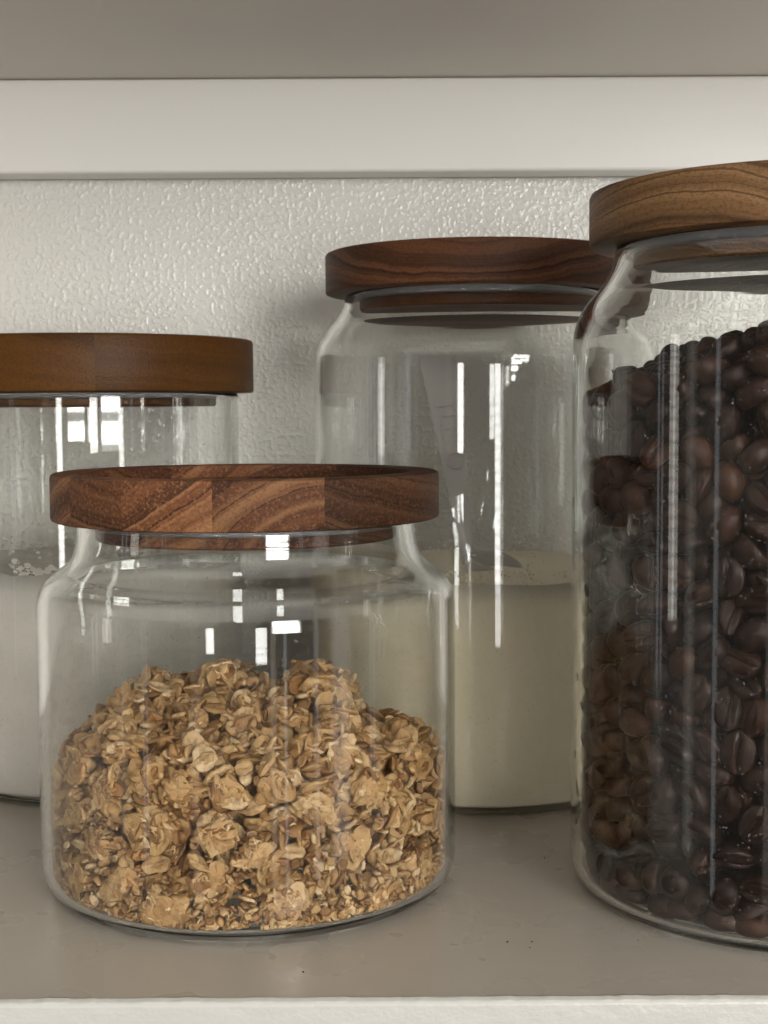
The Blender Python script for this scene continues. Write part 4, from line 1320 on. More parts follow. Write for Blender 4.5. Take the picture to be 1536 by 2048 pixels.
    -3991, -2985, 10147, 22, 75, 164, -3145, -3948, 11154, -137, 40, 221, -1822, -4646, 10239, -13, -270, -122,
    -699, -5073, 11111, 133, 76, -245, 3896, 3416, 10552, 177, 90, -195, 3014, 4230, 10199, 98, -124, 43,
    1804, 4764, 10934, -78, 218, 57, -88, 5125, 11086, -242, -11, -33, -1436, 4983, 11571, 113, 116, -79,
    -2324, 4645, 10398, 78, 146, -95, -3579, 3754, 11200, 175, -17, 133, -4441, 2433, 10781, -67, 100, 160,
    -4872, 1087, 10532, 30, 58, -224, -4565, 41, 10785, 66, 155, -31, -4138, -1702, 10633, 162, -62, -133,
    -3754, -2534, 10498, -101, 68, -69, -2672, -3596, 10298, 165, 6, -93, -1397, -4242, 10876, 150, 91, -135,
    -96, -4581, 11221, -213, 39, 152, 721, -5013, 11635, 108, 52, 80, 2430, -3876, 11251, -74, -46, -44,
    3579, -3539, 10573, -16, 206, 62, 4611, -1978, 11849, 5, 43, -2, 4861, -1020, 11147, -46, 66, 204,
    4644, 365, 10847, 3, -204, -147, 4617, 2153, 10342, 185, -88, 232, -4405, 799, 10939, -191, -40, 186,
    -5026, -930, 10058, 52, -119, 60, -4413, -2603, 10722, 20, -193, 62, -3707, -3095, 10877, 79, -12, 57,
    -2570, -4405, 11326, 65, 111, -68, -1052, -4821, 10468, 215, -186, -110, 478, -4460, 11681, 180, -178, -168,
    1973, -4704, 11243, -9, 62, -266, 2857, -3851, 11966, 23, -152, 259, 3419, -3014, 10821, -112, 101, 136,
    4343, -1357, 11411, 41, -146, 55, 4532, -696, 11681, 228, -41, -57, 5102, 936, 10909, 196, -21, -192,
    3984, 2188, 10319, 126, 99, -130, 3219, 3322, 10925, -185, 82, 163, 2389, 4612, 10435, 108, -118, 56,
    1808, 4428, 11570, -242, -174, -2, -55, 4574, 11409, -1, 264, -78, -1580, 4366, 11355, 136, 38, 246,
    -2583, 4231, 11066, -169, 38, -154, -3463, 3015, 10605, 104, 44, -12, -4754, 1900, 11593, -30, -106, -94,
    2251, 4171, 11146, -152, 175, -153, 1087, 5003, 10926, -77, 169, 27, -540, 5089, 11706, -213, -95, -100,
    -2083, 3970, 10788, -116, -108, -32, -3032, 3889, 11127, -182, 77, -166, -4133, 3139, 11230, 181, -15, 153,
    -4308, 1457, 11408, -57, 77, -219, -4972, 430, 11042, -92, 8, -212, -4454, -998, 10546, -13, 94, -114,
    -3335, -3091, 11664, 47, 164, 21, -3099, -3362, 11023, -105, 176, 135, -1092, -4333, 12301, -82, -37, -122,
    -1430, -4858, 11288, -48, 76, -291, 793, -4838, 10897, -201, -155, 19, 1592, -4178, 10885, 59, 165, -137,
    3518, -3637, 12617, 35, -130, 271, 3423, -2458, 12262, -229, -136, 34, 4434, -1577, 12697, 83, -24, 39,
    5122, -168, 11896, -214, -156, -148, 4940, 1601, 10548, -8, -160, 57, 4428, 2586, 11160, 210, -32, 203,
    3343, 3885, 10977, -122, -52, -68, 4574, 1256, 11232, -19, 73, -200, 3786, 3530, 11718, 147, -69, -59,
    2864, 4322, 11238, 166, 76, -154, 1393, 4301, 12252, -79, -155, 125, 363, 4909, 12733, -69, -115, 89,
    -954, 4473, 11126, 159, 42, -148, -2433, 4358, 11775, 214, -158, -105, -3350, 3140, 11331, -75, 227, 9,
    -4412, 2543, 11804, 33, -158, -106, -5060, 1124, 11275, 0, 158, -34, -5073, -514, 10721, -117, 35, 225,
    -4208, -1510, 11580, 51, -149, 0, -4443, -2664, 12251, -183, -5, -160, -2807, -4069, 10784, 220, 24, 105,
    -916, -4452, 11588, 40, 125, 282, -394, -4719, 10730, -107, -213, 69, 1302, -4940, 11495, 231, -9, 181,
    2644, -4450, 11798, -161, -14, 71, 3625, -3570, 11685, 170, 99, -140, 4230, -2139, 11360, 31, -26, -12,
    3083, -521, 12431, 80, -5, 294, 4400, 149, 11953, -6, -115, -83, 1298, 4390, 11312, 271, -25, -131,
    78, 4987, 11992, -188, 53, -180, -1937, 3853, 12008, 211, 124, -50, -3525, 3665, 12136, 35, -162, 34,
    -3680, 3009, 11772, -271, 124, 14, -4487, 1626, 10978, -252, -38, 79, -4644, 684, 11683, 253, 63, -6,
    -4931, -402, 12056, -140, 158, 190, -4166, -2137, 11191, -66, -217, -56, -3710, -3627, 11342, 8, 172, 126,
    -2013, -4658, 11900, 21, 234, -91, -541, -4982, 11955, 210, -67, -131, -12, -5040, 12162, 93, -152, -6,
    645, -230, 15140, 165, 64, 22, 2403, -3737, 12489, 11, -23, 9, 3967, -3097, 12283, 83, -20, 220,
    3716, -1809, 12085, -111, 172, 144, 4276, -327, 12589, -135, -125, -70, 4841, 886, 11758, -73, -77, 6,
    4572, 2128, 11614, 103, 12, 147, 3469, 2712, 11999, -10, 149, 86, 2506, 4540, 12088, 108, -115, 50,
    -2467, -3650, 11663, 18, -116, 154, -1288, -4949, 12057, 87, -72, -35, 156, -5108, 11158, 161, -66, 220,
    644, -5071, 12456, 96, -68, 6, 3023, -4217, 12478, 11, -180, -154, 2912, -3392, 11572, 90, 110, -16,
    4246, -2467, 12042, -21, -149, 234, 4982, -1214, 12132, -111, 174, -21, 5071, 469, 11586, 230, -68, 128,
    4182, 1427, 11781, -111, -245, 56, 3912, 2335, 11625, 169, -61, -205, 2589, 3847, 11831, -57, -99, -98,
    1861, 4757, 12423, -146, 77, 200, 687, 4700, 11894, -181, -216, 48, -1042, 4973, 12376, 150, -42, -265,
    -2421, 3803, 12941, 172, -22, -182, -2768, 3522, 11743, 83, -232, 38, -3992, 2094, 11742, -245, -148, 43,
    -5005, 941, 12186, 59, -223, -15, -5081, -318, 11399, -187, -205, 12, -4422, -648, 11260, 79, -140, -63,
    -3637, -3336, 12537, 110, -165, -205, -3863, -2396, 11682, -110, -119, -169, -3048, -3587, 12292, -110, 0, 4,
    -1788, -4191, 11549, -259, -51, -89, -400, -4159, 11873, -119, -277, 63, 214, -5000, 13076, 130, -142, -42,
    1402, -4297, 11639, -179, -77, -125, 3191, -3983, 13455, 19, 90, 39, 3361, -2865, 11815, 268, -66, 13,
    4402, -1297, 12283, -108, 230, 102, 4930, -478, 12238, 120, 70, -240, 4841, 692, 12353, 45, 23, -307,
    3852, 1993, 12374, 174, 23, -21, 3184, 4094, 12125, 170, 65, -154, 2061, 4077, 12209, 180, 165, -168,
    1368, 5003, 11832, 105, -127, 95, -580, 4722, 12055, 103, 51, -170, -1752, 4638, 12129, -276, -57, -67,
    -2710, 3648, 12270, -84, -44, -244, -3511, 2180, 12219, 158, 227, -100, -4761, 1857, 12308, 60, -35, -191,
    -4461, 46, 11768, -198, -3, 219, -4844, -1476, 12110, -113, 7, 142, 2015, -4128, 11818, -126, -2, 215,
    3035, -3174, 12369, -43, -126, 214, 4663, -2086, 12542, 125, -216, 169, 4534, -706, 12837, 74, 129, -131,
    5066, 114, 13156, -40, 25, -204, 4719, 1895, 12232, -136, 148, 104, 3931, 3236, 12404, -114, -165, -90,
    2407, 3433, 12655, -30, -163, 69, 1593, 4083, 12873, 48, 36, -213, 179, 4254, 12103, -140, 144, 105,
    -266, 5173, 12796, 142, 74, -67, -2269, 4372, 12434, -121, -270, -71, -3088, 2935, 12300, 191, 11, 245,
    -4004, 1928, 12441, -115, -127, 182, -4325, 721, 12368, 249, -163, 77, -4984, -854, 12615, 58, 27, -197,
    -4765, -1866, 11439, 140, -123, -135, -4002, -3140, 11940, 94, 73, -215, -3194, -3940, 11927, 99, -215, 133,
    -1927, -4052, 12341, -135, 84, -155, -406, -4214, 12576, 97, 268, 38, 855, -4513, 12338, -53, -160, 40,
    -4093, 1291, 12064, 7, 242, 61, -4400, -6, 12664, 148, 4, 35, -4657, -2146, 13063, 41, -114, 150,
    -4031, -2870, 11424, 16, 249, 113, -3173, -3733, 12904, -26, 6, 81, -2471, -4278, 12073, -193, 206, -84,
    -519, -5071, 12729, -57, -74, 285, 42, -3779, 12283, 71, -195, 110, 1830, -4849, 12021, -158, 60, 111,
    954, -1551, 13116, -268, -44, -46, 4365, -2636, 12830, 81, 88, -167, 5053, -861, 13095, 139, 36, 178,
    4917, 142, 12695, -295, -58, 58, 4160, 1131, 12481, 46, -69, 48, 4482, 2596, 12300, 93, -128, -15,
    3193, 3309, 12165, 81, -280, 39, 2454, 4414, 12979, -111, 122, 252, 850, 4899, 12459, 183, -165, -142,
    -589, 4230, 12502, 286, 50, -24, -1448, 4527, 12776, 42, 31, -240, -3052, 4202, 11923, 166, -82, 164,
    -4392, 2570, 12627, -48, -74, -128, -2350, -3620, 12731, 24, -95, -107, -455, -2410, 12578, 40, 28, -188,
    1873, -4596, 13486, -31, 30, -166, 2345, -4530, 12691, 63, 167, 5, 160, -668, 13408, 9, -41, 114,
    3868, -1058, 12084, -80, -148, 4, 4022, 468, 12197, -122, 59, 192, 4721, 1399, 12226, 37, -161, 213,
    3640, 2565, 12963, -106, -22, 274, 2772, 3889, 12688, -179, 34, -171, 1873, 3453, 12049, -231, 86, -45,
    124, 1513, 14432, -43, 166, -59, -850, 5038, 13316, -161, -53, -140, -1983, 4037, 13005, 206, 93, 194,
    -3139, 4006, 12755, 62, -237, -12, -4067, 2616, 13304, -4, -21, 279, -4641, 1252, 12686, -7, 296, -92,
    -5087, 221, 12214, -170, 137, 128, -3921, -1633, 12433, 142, 203, -57, -3367, -2527, 12543, -37, 97, -186,
    -3988, -3128, 12911, -85, -24, 178, -2730, -4336, 12624, 131, 192, -105, -1274, -4837, 12994, -158, -167, 129,
    287, -4320, 12495, -64, -91, 17, 1310, -4604, 12493, -53, 141, -68, 2081, -3385, 11900, -18, 62, -252,
    2757, -3255, 13044, -57, 158, 186, 4788, -1818, 13335, 159, 109, 102, 4363, -900, 13450, 41, -66, 8,
    4556, 764, 13047, 206, 20, -92, 4758, 1555, 13166, -42, -113, -155, 3387, 3537, 12666, -94, 233, -110,
    3146, 3995, 13134, 12, 98, 136, 1183, 4794, 13399, 29, -12, -235, -316, 4510, 12896, -27, 9, -22,
    -1169, 4330, 11948, -146, 90, 127, -2645, 4389, 13108, -155, -41, 60, -3388, 2470, 12772, 9, -141, 258,
    -4046, 1732, 13141, 156, -157, -135, -4594, -761, 12017, 151, 19, 61, -4404, -2024, 12157, -144, 8, 40,
    -1177, -24, 13000, 45, -21, -243, -4042, -2371, 13009, -30, 155, -142, -3655, -3553, 13509, 168, -91, -111,
    -1579, -4074, 12915, -178, 37, 55, -758, -4398, 13029, 143, -234, -56, 757, -5028, 13354, 17, -141, 156,
    1618, -4820, 12944, 0, 102, -170, 2748, -3938, 13094, -10, 22, 190, 3368, -2883, 13017, -216, 9, -56,
    4255, -1691, 13362, -4, 189, -87, 5044, 89, 13725, 24, -4, 151, 5015, 1099, 12976, -129, -41, -159,
    3303, 3049, 13228, 254, 97, 114, 1344, 4836, 12857, -92, -35, 56, -123, 4990, 13534, -136, 54, 79,
    -1020, 4429, 13295, -24, 95, -81, -1135, 2139, 14424, -77, 61, -164, -3866, 3037, 12342, -101, -267, 42,
    -3631, 595, 12191, -65, -222, 9, -4380, 541, 13400, -157, 92, -16, 1765, -4137, 12542, 8, -111, 13,
    3806, -2313, 12799, -137, -85, 96, 342, 143, 14292, 121, 29, 80, 3411, 297, 12481, -89, 247, 96,
    2607, 1165, 12581, -12, 51, 38, 4012, 2660, 12571, 135, -50, -246, 1788, 1600, 12792, -40, 31, -23,
    2039, 4664, 13466, -51, -121, -115, 622, 4862, 13535, -93, -68, 124, -503, -3561, 14819, -107, 23, 242,
    -1806, 4780, 13137, -34, -90, -42, -2809, 3208, 12864, -302, 72, 2, -3859, 3190, 12832, -52, -15, -269,
    -4860, 598, 12879, -23, -286, -20, -4963, -1141, 13182, -194, 147, 180, -2933, -2865, 12131, 43, -183, -34,
    -1811, -3310, 12241, -115, -71, -129, -1119, -618, 14490, -44, -249, -46, -683, -5141, 13497, -136, 85, 66,
    -3452, 1398, 12127, 42, 180, 18, -5184, -101, 13034, -65, 148, -61, -4354, -1089, 13504, 122, 46, 75,
    -3532, -2155, 12222, -239, -29, 82, -2975, -3089, 13145, 115, -136, 240, -2105, -4652, 13419, 36, -66, -30,
    -161, -2044, 14100, -109, -206, -146, 1373, -2961, 12347, -174, 109, -7, 4303, -2685, 13733, 38, 117, -105,
    387, -4930, 14929, -259, -128, -18, 3946, 1570, 12885, 94, -117, -240, 828, 687, 14908, -65, -17, 64,
    1573, 3417, 12788, 124, 5, -53, 856, 3909, 12184, -120, 187, 126, 55, 4397, 13340, -80, 21, -289,
    -1405, 3839, 12630, -167, 125, 181, -289, 1304, 13488, 107, -131, 174, -3699, 3448, 13300, -56, -50, -195,
    -4614, -504, 13160, 18, -256, 75, -4548, -1698, 12912, -117, 180, 75, -3271, -2599, 13111, 22, 49, -7,
    -1448, -1591, 12981, 135, 117, -108, -1772, -4761, 12761, -14, -188, 11, 24, -343, 14763, -5, -260, 53,
    811, -4559, 13148, -180, 60, -29, 757, -901, 14812, 78, -54, -111, 3382, -1658, 12702, -32, 254, 44,
    885, -1641, 15337, 257, 179, 9, 529, -906, 15447, 44, 230, 15, 443, 861, 15376, -140, 270, 37,
    3685, 3660, 13447, 174, 17, -135, 340, 804, 14296, -168, -98, 23, 163, 757, 13373, -12, -43, -146,
    145, 2174, 14962, 146, 198, -12, -833, 1128, 12968, -46, 27, 259, -103, 464, 14967, 81, -13, 137,
    -709, 612, 13343, 39, 96, -280, 1956, 874, 15040, -24, 256, -20, 2207, 3982, 13476, -150, -168, -44,
    246, 5177, 14098, 140, 93, -97, -54, 3704, 12216, -74, -230, -37, 2853, -2142, 15220, 247, 182, -1,
    -4721, 1993, 13088, 97, -55, -166, -1415, 523, 14158, 90, -262, 50, -4316, -1076, 12634, -61, 189, -112,
    -905, -1012, 13737, -108, -208, 114, 50, -2076, 13471, 39, 282, 63, 2275, -3857, 13403, -115, 4, 264,
    3279, -1166, 12436, -65, 218, 151, 1463, -1404, 15217, 116, 173, 112, 4460, 2174, 13041, -116, -1, 11,
    -1238, -4472, 13623, 12, -41, -188, -198, -3087, 12535, -222, -68, 135, 1175, -3759, 12101, 112, -220, 37,
    2148, -2940, 12394, 206, -36, 11, 1000, -736, 13509, -87, -202, 68, 4038, -2318, 13583, -154, -125, -3,
    1291, -307, 14724, -23, 86, 218, 3470, 1004, 12288, 166, 234, 114, 247, 61, 15302, -32, -149, -138,
    1329, 481, 15358, -270, -91, 10, 897, 2015, 15179, -90, -287, -1, 422, 1335, 15028, -209, -157, -38,
    1263, 1244, 15307, -102, -259, -134, -727, 3591, 12357, -84, 140, 71, -397, 861, 13979, 138, -4, -23,
    -3280, 2810, 13383, -261, 27, 78, -264, 119, 13583, -129, 12, -13, -1898, 29, 13305, -130, -27, 72,
    -4310, -2009, 13705, 8, 9, -3, -445, -822, 13833, -33, 100, 39, -2174, -20, 12594, 10, -37, -28,
    -1977, -1116, 13629, -283, 41, 46, -147, -4557, 13340, -119, -46, 104, 529, -1233, 13638, -49, -115, -128,
    381, -1369, 14489, -15, 102, 222, 2375, -1498, 12713, 207, 14, -59, 1683, -214, 13386, -170, 190, 32,
    4869, 958, 13752, -12, 36, -228, 2494, 362, 14972, -10, 146, 78, 1753, 1480, 14445, 15, 194, 181,
    919, 1282, 13166, -42, -38, -208, 767, 2709, 15297, -34, -249, -174, -1902, 2771, 12434, -206, 14, 201,
    -2376, 1603, 12465, -211, -168, 159, -4817, 1231, 13280, -5, -86, -273, -1550, -1035, 14237, 66, 159, 259,
    -691, -3327, 12232, -126, -214, 47, -190, -1987, 14925, 8, 68, 133, 15, -2901, 14725, 150, -218, 7,
    217, -1363, 15023, -50, -6, 233, 336, -2535, 15101, -231, 206, -9, 5048, -1172, 13826, -17, -156, -18,
    1800, 69, 15065, -111, 191, -199, 4761, 1837, 13889, 176, -66, 176, 1127, 363, 14639, 49, 256, -63,
    1539, 2604, 14808, 48, 268, -122, 668, 2362, 13490, -20, -33, 93, 287, 1791, 12935, -39, 27, 143,
    -1811, 2001, 12587, -164, -198, -35, -400, 931, 14721, 63, 22, -73, -829, -919, 14985, 71, -56, -195,
    1525, -3666, 12777, 37, -130, -191, 115, -806, 14205, -163, 116, 142, 546, -279, 13972, 182, -143, 135,
    2272, -618, 15230, -37, -83, 231, 4347, 212, 13304, -100, 205, 23, 837, 630, 13622, -248, -81, 43,
    911, 1376, 14622, 115, -68, -4, 522, 1214, 13819, 64, 183, -222, -3183, 3626, 13616, -117, -80, 169,
    -1390, 649, 13349, 2, -131, -2, -499, 1607, 14255, 164, 228, -16, -1920, 415, 13855, -89, -231, 79,
    -3484, -1538, 11928, 50, 1, -246, -1061, 56, 13774, -199, -94, -118, -632, -382, 13302, -86, 243, 147,
    -728, -1864, 12981, 167, -164, 53, 1376, 915, 14336, 139, -39, -260, 4185, 1335, 13732, 79, 172, -188,
    2956, 2334, 12036, -58, -18, -213, 1240, 1962, 14588, -89, -110, 10, -213, 4860, 14753, -113, 187, -23,
    -1574, 4345, 13849, -65, 183, 166, -607, 1899, 14737, 239, 186, 26, -482, 319, 14267, -20, -245, -114,
    -476, -251, 14348, 93, -66, 175, -2105, -1475, 14081, 32, 24, 23, -1632, -4034, 13874, -162, 71, -246,
    -447, -1031, 14584, 130, -111, -122, -83, -3910, 14694, -180, 195, -108, 2951, -2049, 12136, 53, 18, 133,
    961, -2102, 14954, 94, 231, -65, 1284, -500, 15360, -218, -38, -11, -2902, 2033, 12132, 196, 71, 103,
    -3780, -881, 11991, 214, 49, 49, -1686, -850, 12720, 50, 1, -245, -1286, -1025, 13131, 63, -62, 295,
    -1189, -3729, 12119, -102, 138, 141, 3566, -3456, 13490, -163, 39, -120, 1025, -2802, 15102, -55, -31, 50,
    1943, -1062, 14987, 195, -74, -41, 3145, -415, 15120, 106, 292, 7, 1642, 520, 13249, -12, 51, 29,
    1431, 3116, 15113, 250, -185, 26, 2500, 3630, 13680, 58, 76, -89, 372, 5053, 14912, -241, 28, 173,
    577, 2631, 12646, 128, -194, 126, 192, 3135, 14928, 37, -8, 143, -1610, 1185, 12872, 177, -57, 108,
    -3014, 319, 12378, -183, -120, -35, -1604, -490, 13394, -81, 123, 241, -1388, -77, 14647, -13, -201, -146,
    -143, -1457, 13859, -129, -110, -149, 1777, -3589, 14850, -17, 195, 139, 3406, -2201, 13347, -40, -123, -9,
    3000, 3200, 15076, -26, -151, -165, 2298, 61, 13342, 90, 103, -221, 2235, 779, 13818, -254, -41, -164,
    4217, 1147, 15076, 59, 31, 158, 4163, 2662, 15087, 272, -137, 10, 2439, 3571, 15113, 71, -169, 187,
    -595, 5146, 14158, 67, 171, -164, -212, 2651, 14390, 18, 69, 169, -1743, 2115, 14306, 222, -125, -80,
    -1125, 761, 14526, -48, -31, -192, 2027, 2270, 14304, -226, -133, -9, 1152, 3184, 12301, -152, -180, 93,
    667, 2223, 14491, 68, 141, -161, -802, 2812, 14756, -97, 289, 41, -2139, 4716, 13737, 160, -17, 83,
    -2215, -66, 14386, 275, -9, -36, -2331, -760, 14405, -165, -56, 44, -2831, -3922, 13296, -40, 71, -209,
    -1126, -2241, 12638, 86, 206, 72, 55, -1595, 13007, 29, -33, 100, 720, -4307, 13936, -193, 46, -137,
    958, -890, 14268, 208, 164, 109, 1414, -473, 13832, -268, 96, 96, 1177, 223, 13953, 34, -262, 81,
    3588, 32, 15110, 125, 219, 152, 2813, 1894, 15233, -133, -263, 0, 4149, 2964, 13313, -70, 27, -50,
    -967, 1592, 13627, 152, -98, -148, -1997, 731, 13206, 167, 64, 207, -1849, -2629, 12307, 64, 289, -106,
    -840, -1568, 14413, -84, -56, -86, 1361, -4734, 13813, -67, -65, 124, 3260, -2934, 14277, 35, -23, -187,
    1403, -2466, 14365, 135, 30, 204, 1713, -1140, 13317, 27, -108, 31, 1968, 62, 14394, -62, -11, 46,
    1840, 725, 14092, 8, -114, 31, 2529, 1044, 14547, 114, 46, 228, 1833, 1782, 15091, -193, 231, 54,
    1472, 2137, 13676, 161, 196, -57, 172, 1850, 13777, 98, 58, -118, -383, 4022, 14691, 124, 216, 151,
    -615, 2406, 14007, -20, -77, 220, 347, -4952, 13947, 186, 89, 129, 713, -1868, 13569, 19, 203, 126,
    925, -3700, 15142, -69, -270, 97, 1371, -3035, 14807, 261, 12, 57, 1588, -816, 14291, 62, -170, -120,
    2867, 119, 14495, 104, 187, 57, 4355, -170, 13775, 31, -83, 58, 2248, 1986, 14755, 141, 224, 110,
    3014, 3192, 13640, -17, -81, 60, 1466, 3927, 13421, 16, -4, -187, 1682, 4643, 13968, 28, -75, -138,
    -664, 3497, 14855, -48, 252, 166, -422, 1863, 13244, 221, 97, -158, -2442, 2877, 12052, -88, 184, -163,
    -2449, 565, 13119, -91, -160, 89, -3783, -126, 12080, -175, -85, -60, -2467, -583, 13091, -115, 34, 130,
    -1583, -358, 14011, -42, 16, 1, -1645, -2286, 12848, -43, 236, -19, -1280, 3137, 12374, 228, -112, -131,
    -1123, 1836, 12994, 33, -117, 155, -1349, 1289, 14024, -162, 193, 98, -2947, 1130, 12337, 109, 98, 111,
    -3395, -1736, 12976, -168, 45, -258, -1945, -1729, 12449, 40, -11, -104, -1562, -1793, 14422, -38, 73, -61,
    -581, -1244, 13132, 146, -250, 6, -1239, -2267, 14769, 272, 77, 1, 256, -2258, 12849, -134, -77, 38,
    2962, -3662, 13964, -16, 67, 242, 4074, -3210, 13070, -50, -152, -53, 1682, -1756, 14646, 113, -170, -105,
    3775, -297, 12172, -36, -189, -40, 3841, -774, 14650, -255, 59, -153, 1412, 1281, 13654, 117, -32, -181,
    2537, 2563, 14911, 210, -44, -135, 865, 1712, 13770, 151, -68, 193, 1012, 1993, 12975, 119, -70, 9,
    697, 4112, 12888, -73, -14, 51, 3387, 608, 14833, 45, 170, -149, 4465, 2493, 13756, -146, 169, 37,
    2569, 2893, 12101, 188, 125, -117, 840, 4201, 14816, 222, -93, -17, -1277, 4838, 14053, -128, 67, -49,
    -1915, 3333, 12911, 170, -53, 144, -1557, 1753, 13648, 113, 47, 141, -2877, -355, 14065, -187, 231, -53,
    -2431, -324, 13700, -218, 161, -65, -2060, -3742, 13379, 185, 188, 37, -1340, -3576, 13005, -127, 41, -34,
    -614, -2507, 14609, 123, 176, 65, 448, -2046, 14365, -140, 28, -152, 2874, -2630, 14766, 174, -161, 11,
    2034, -2470, 14977, -305, 34, 17, 3453, -2271, 15125, -95, 214, -80, 2417, 515, 13054, -17, -144, 71,
    -1924, 1740, 13043, 56, -54, 232, -2562, 1784, 13919, 88, 48, -7, -2370, 866, 12576, -273, 43, 36,
    -4358, -2781, 13490, 133, 155, 185, -2400, -2888, 12290, 81, -149, 46, -1298, -1735, 13669, 71, -17, 174,
    -443, -4166, 13709, -146, 123, -186, 844, -5027, 14393, -50, 97, -247, 1173, -2227, 12736, -281, -72, -35,
    1761, -1754, 12951, -5, 206, 133, 3764, -2975, 13859, 107, -67, -53, 4556, -1500, 14190, -37, 244, -53,
    3027, -67, 12899, 28, 157, 254, 4731, 1839, 14941, 158, 239, 18, 3190, 2802, 14593, -214, -20, 121,
    2289, 2148, 12556, -104, -218, -43, 814, 3267, 14872, 139, 84, 134, 227, 4044, 14994, 111, -45, -92,
    -95, 2625, 12707, -145, -80, 149, -774, 2301, 12814, 166, -19, 149, -2428, 2396, 12683, 174, 208, -4,
    -2857, 48, 13089, 216, -18, -85, -2152, -2764, 14404, 78, -22, 262, -2454, -4303, 13797, 59, -40, -234,
    -831, -2027, 13939, -258, -58, 101, 777, -3552, 13778, -156, -16, -140, 497, -3294, 12329, 43, -253, -24,
    1640, -2327, 13469, 8, 91, 61, 3736, -2350, 14661, -146, 234, -64, 2215, -930, 13116, 129, 52, -134,
    3111, -652, 14488, 58, 248, -73, 2992, 803, 12778, 5, 104, -134, 1946, 1175, 13218, 10, -57, 271,
    1938, 1926, 13468, -13, 210, -47, 1690, 2506, 12916, 176, 106, 184, 502, 2736, 14189, 193, -117, 100,
    17, 2403, 13568, 130, 8, 131, -698, 3014, 12573, 162, 75, -153, -3934, -1379, 13057, -219, -91, 118,
    -2329, -1009, 12758, 5, -113, -35, -2982, -3973, 13911, 252, 61, 19, -1044, -4843, 14136, 130, -272, 10,
    -254, -4994, 14000, 190, 192, -54, 687, -3372, 14576, -74, 33, -126, -90, -2557, 14131, -19, -172, 259,
    1438, -1408, 13873, -40, -241, -197, 1457, -1886, 13949, -26, -193, 241, 2420, -531, 12959, -112, -221, -181,
    2206, -161, 14018, 160, 201, -38, 4950, 1306, 14349, -159, 186, -44, 3375, 1695, 12167, 56, -188, 69,
    2517, 4315, 14839, -56, 23, 122, 1195, 2527, 12934, 174, -39, -169, 1032, 5010, 14148, -38, 277, 114,
    -2022, 3002, 14522, -187, 97, -172, -2721, 3566, 13498, -115, 164, -79, -2307, 1315, 13713, 133, 112, -39,
    3457, 82, 14281, 270, 17, 96, 3596, 1465, 14877, 118, 125, 186, 2434, 2884, 13035, 27, -72, 162,
    1243, 2506, 14100, 120, -56, -1, 165, 3253, 14366, 0, -132, 263, -1333, 3036, 14314, -133, 230, -70,
    -1506, 3850, 13630, 107, -124, 121, -2022, 1323, 14293, 64, 34, 132, -3256, 435, 13868, -15, -107, 44,
    -2515, -3400, 14362, -286, 31, -95, -1456, -2703, 14435, 107, -223, 73, -823, -2977, 14159, 180, -189, 98,
    208, -3288, 14141, -170, 69, -119, 1113, -2467, 13167, -6, -41, 230, 943, -2491, 14199, 60, -199, -60,
    2384, -2161, 12686, -10, -119, -75, 2241, -1840, 14717, 111, -72, -122, 2819, -1228, 14970, -66, -42, -103,
    3543, -653, 13250, -115, -82, -76, 3161, 398, 13322, -230, 197, -57, 2897, 1600, 14557, 68, 41, -141,
    2502, 1691, 12927, 49, -211, 52, 986, 4926, 14874, -15, -253, 28, 2380, 4279, 14265, 164, -231, 77,
    -963, 4656, 14566, 50, 9, 224, -800, 4034, 13760, 250, 16, -143, -2171, 3639, 13785, -127, -133, 103,
    -1792, 2341, 13461, 32, -207, -67, -2759, 568, 13649, -99, -39, 262, -3498, -1014, 13496, 41, -187, -149,
    -2057, -1805, 13177, 234, -59, 147, -2294, -2614, 13066, -253, -160, 55, -595, -2606, 13308, 253, 91, 141,
    2153, -2416, 14263, 58, -272, 57, 2093, -3191, 13317, -58, -113, -61, 2223, -1627, 13646, -189, -33, 165,
    3059, -1707, 13225, -85, 194, 195, -3643, 1956, 13640, -99, 101, -183, -3668, 185, 12949, -137, -207, -61,
    -4372, -264, 13651, 39, -174, 37, -2971, -257, 12521, -39, -195, -210, -2090, -2061, 14130, 118, 43, -2,
    -1106, -2594, 13425, 6, -98, 32, -1541, -4267, 14547, 286, 47, -83, 1253, -4069, 13516, -90, -145, -85,
    2153, -3148, 14620, 80, 227, 98, 2826, -2447, 12709, 5, 204, -63, 4728, -2124, 14163, -203, 69, 210,
    2406, -417, 14800, 89, 256, 90, 5083, 394, 14375, 253, 97, 113, 3107, 1099, 14865, 118, -49, 243,
    3911, 3136, 13958, -69, 37, 79, 3033, 3763, 14120, -289, -115, -18, 1768, 4314, 14963, 298, -61, 43,
    976, 4171, 13861, 93, -227, 14, -384, 2744, 13411, 156, 82, -54, -1315, 2501, 12681, 101, -100, 125,
    2880, -1121, 13142, 27, 161, -98, 5055, -484, 13985, 91, -70, 191, 3768, 841, 13064, 54, 254, 42,
    2241, 1517, 13901, 138, -20, 99, 3678, 3515, 14424, 231, -59, 197, 2885, 4298, 13717, 156, -40, -52,
    440, 3395, 12424, -149, -146, -7, -1216, 2455, 13690, 278, 14, -145, -2869, 4320, 13921, 73, 146, -79,
    -3345, 1258, 13863, 6, -7, 107, -3384, 778, 12999, -115, 178, 50, -2930, -852, 12376, -245, -82, -160,
    -2677, -2180, 12300, 169, 176, -98, -2397, -2713, 13854, 113, 94, -29, -669, -3441, 13017, -134, -87, 172,
    123, -2844, 13409, -107, -31, -71, 2508, -4539, 13605, -56, -160, -114, 1846, -2544, 12711, -92, -67, -128,
    2510, -918, 13996, -152, -160, 224, 291, 4563, 14178, -165, 141, 93, -1152, 3981, 14641, -83, 118, -11,
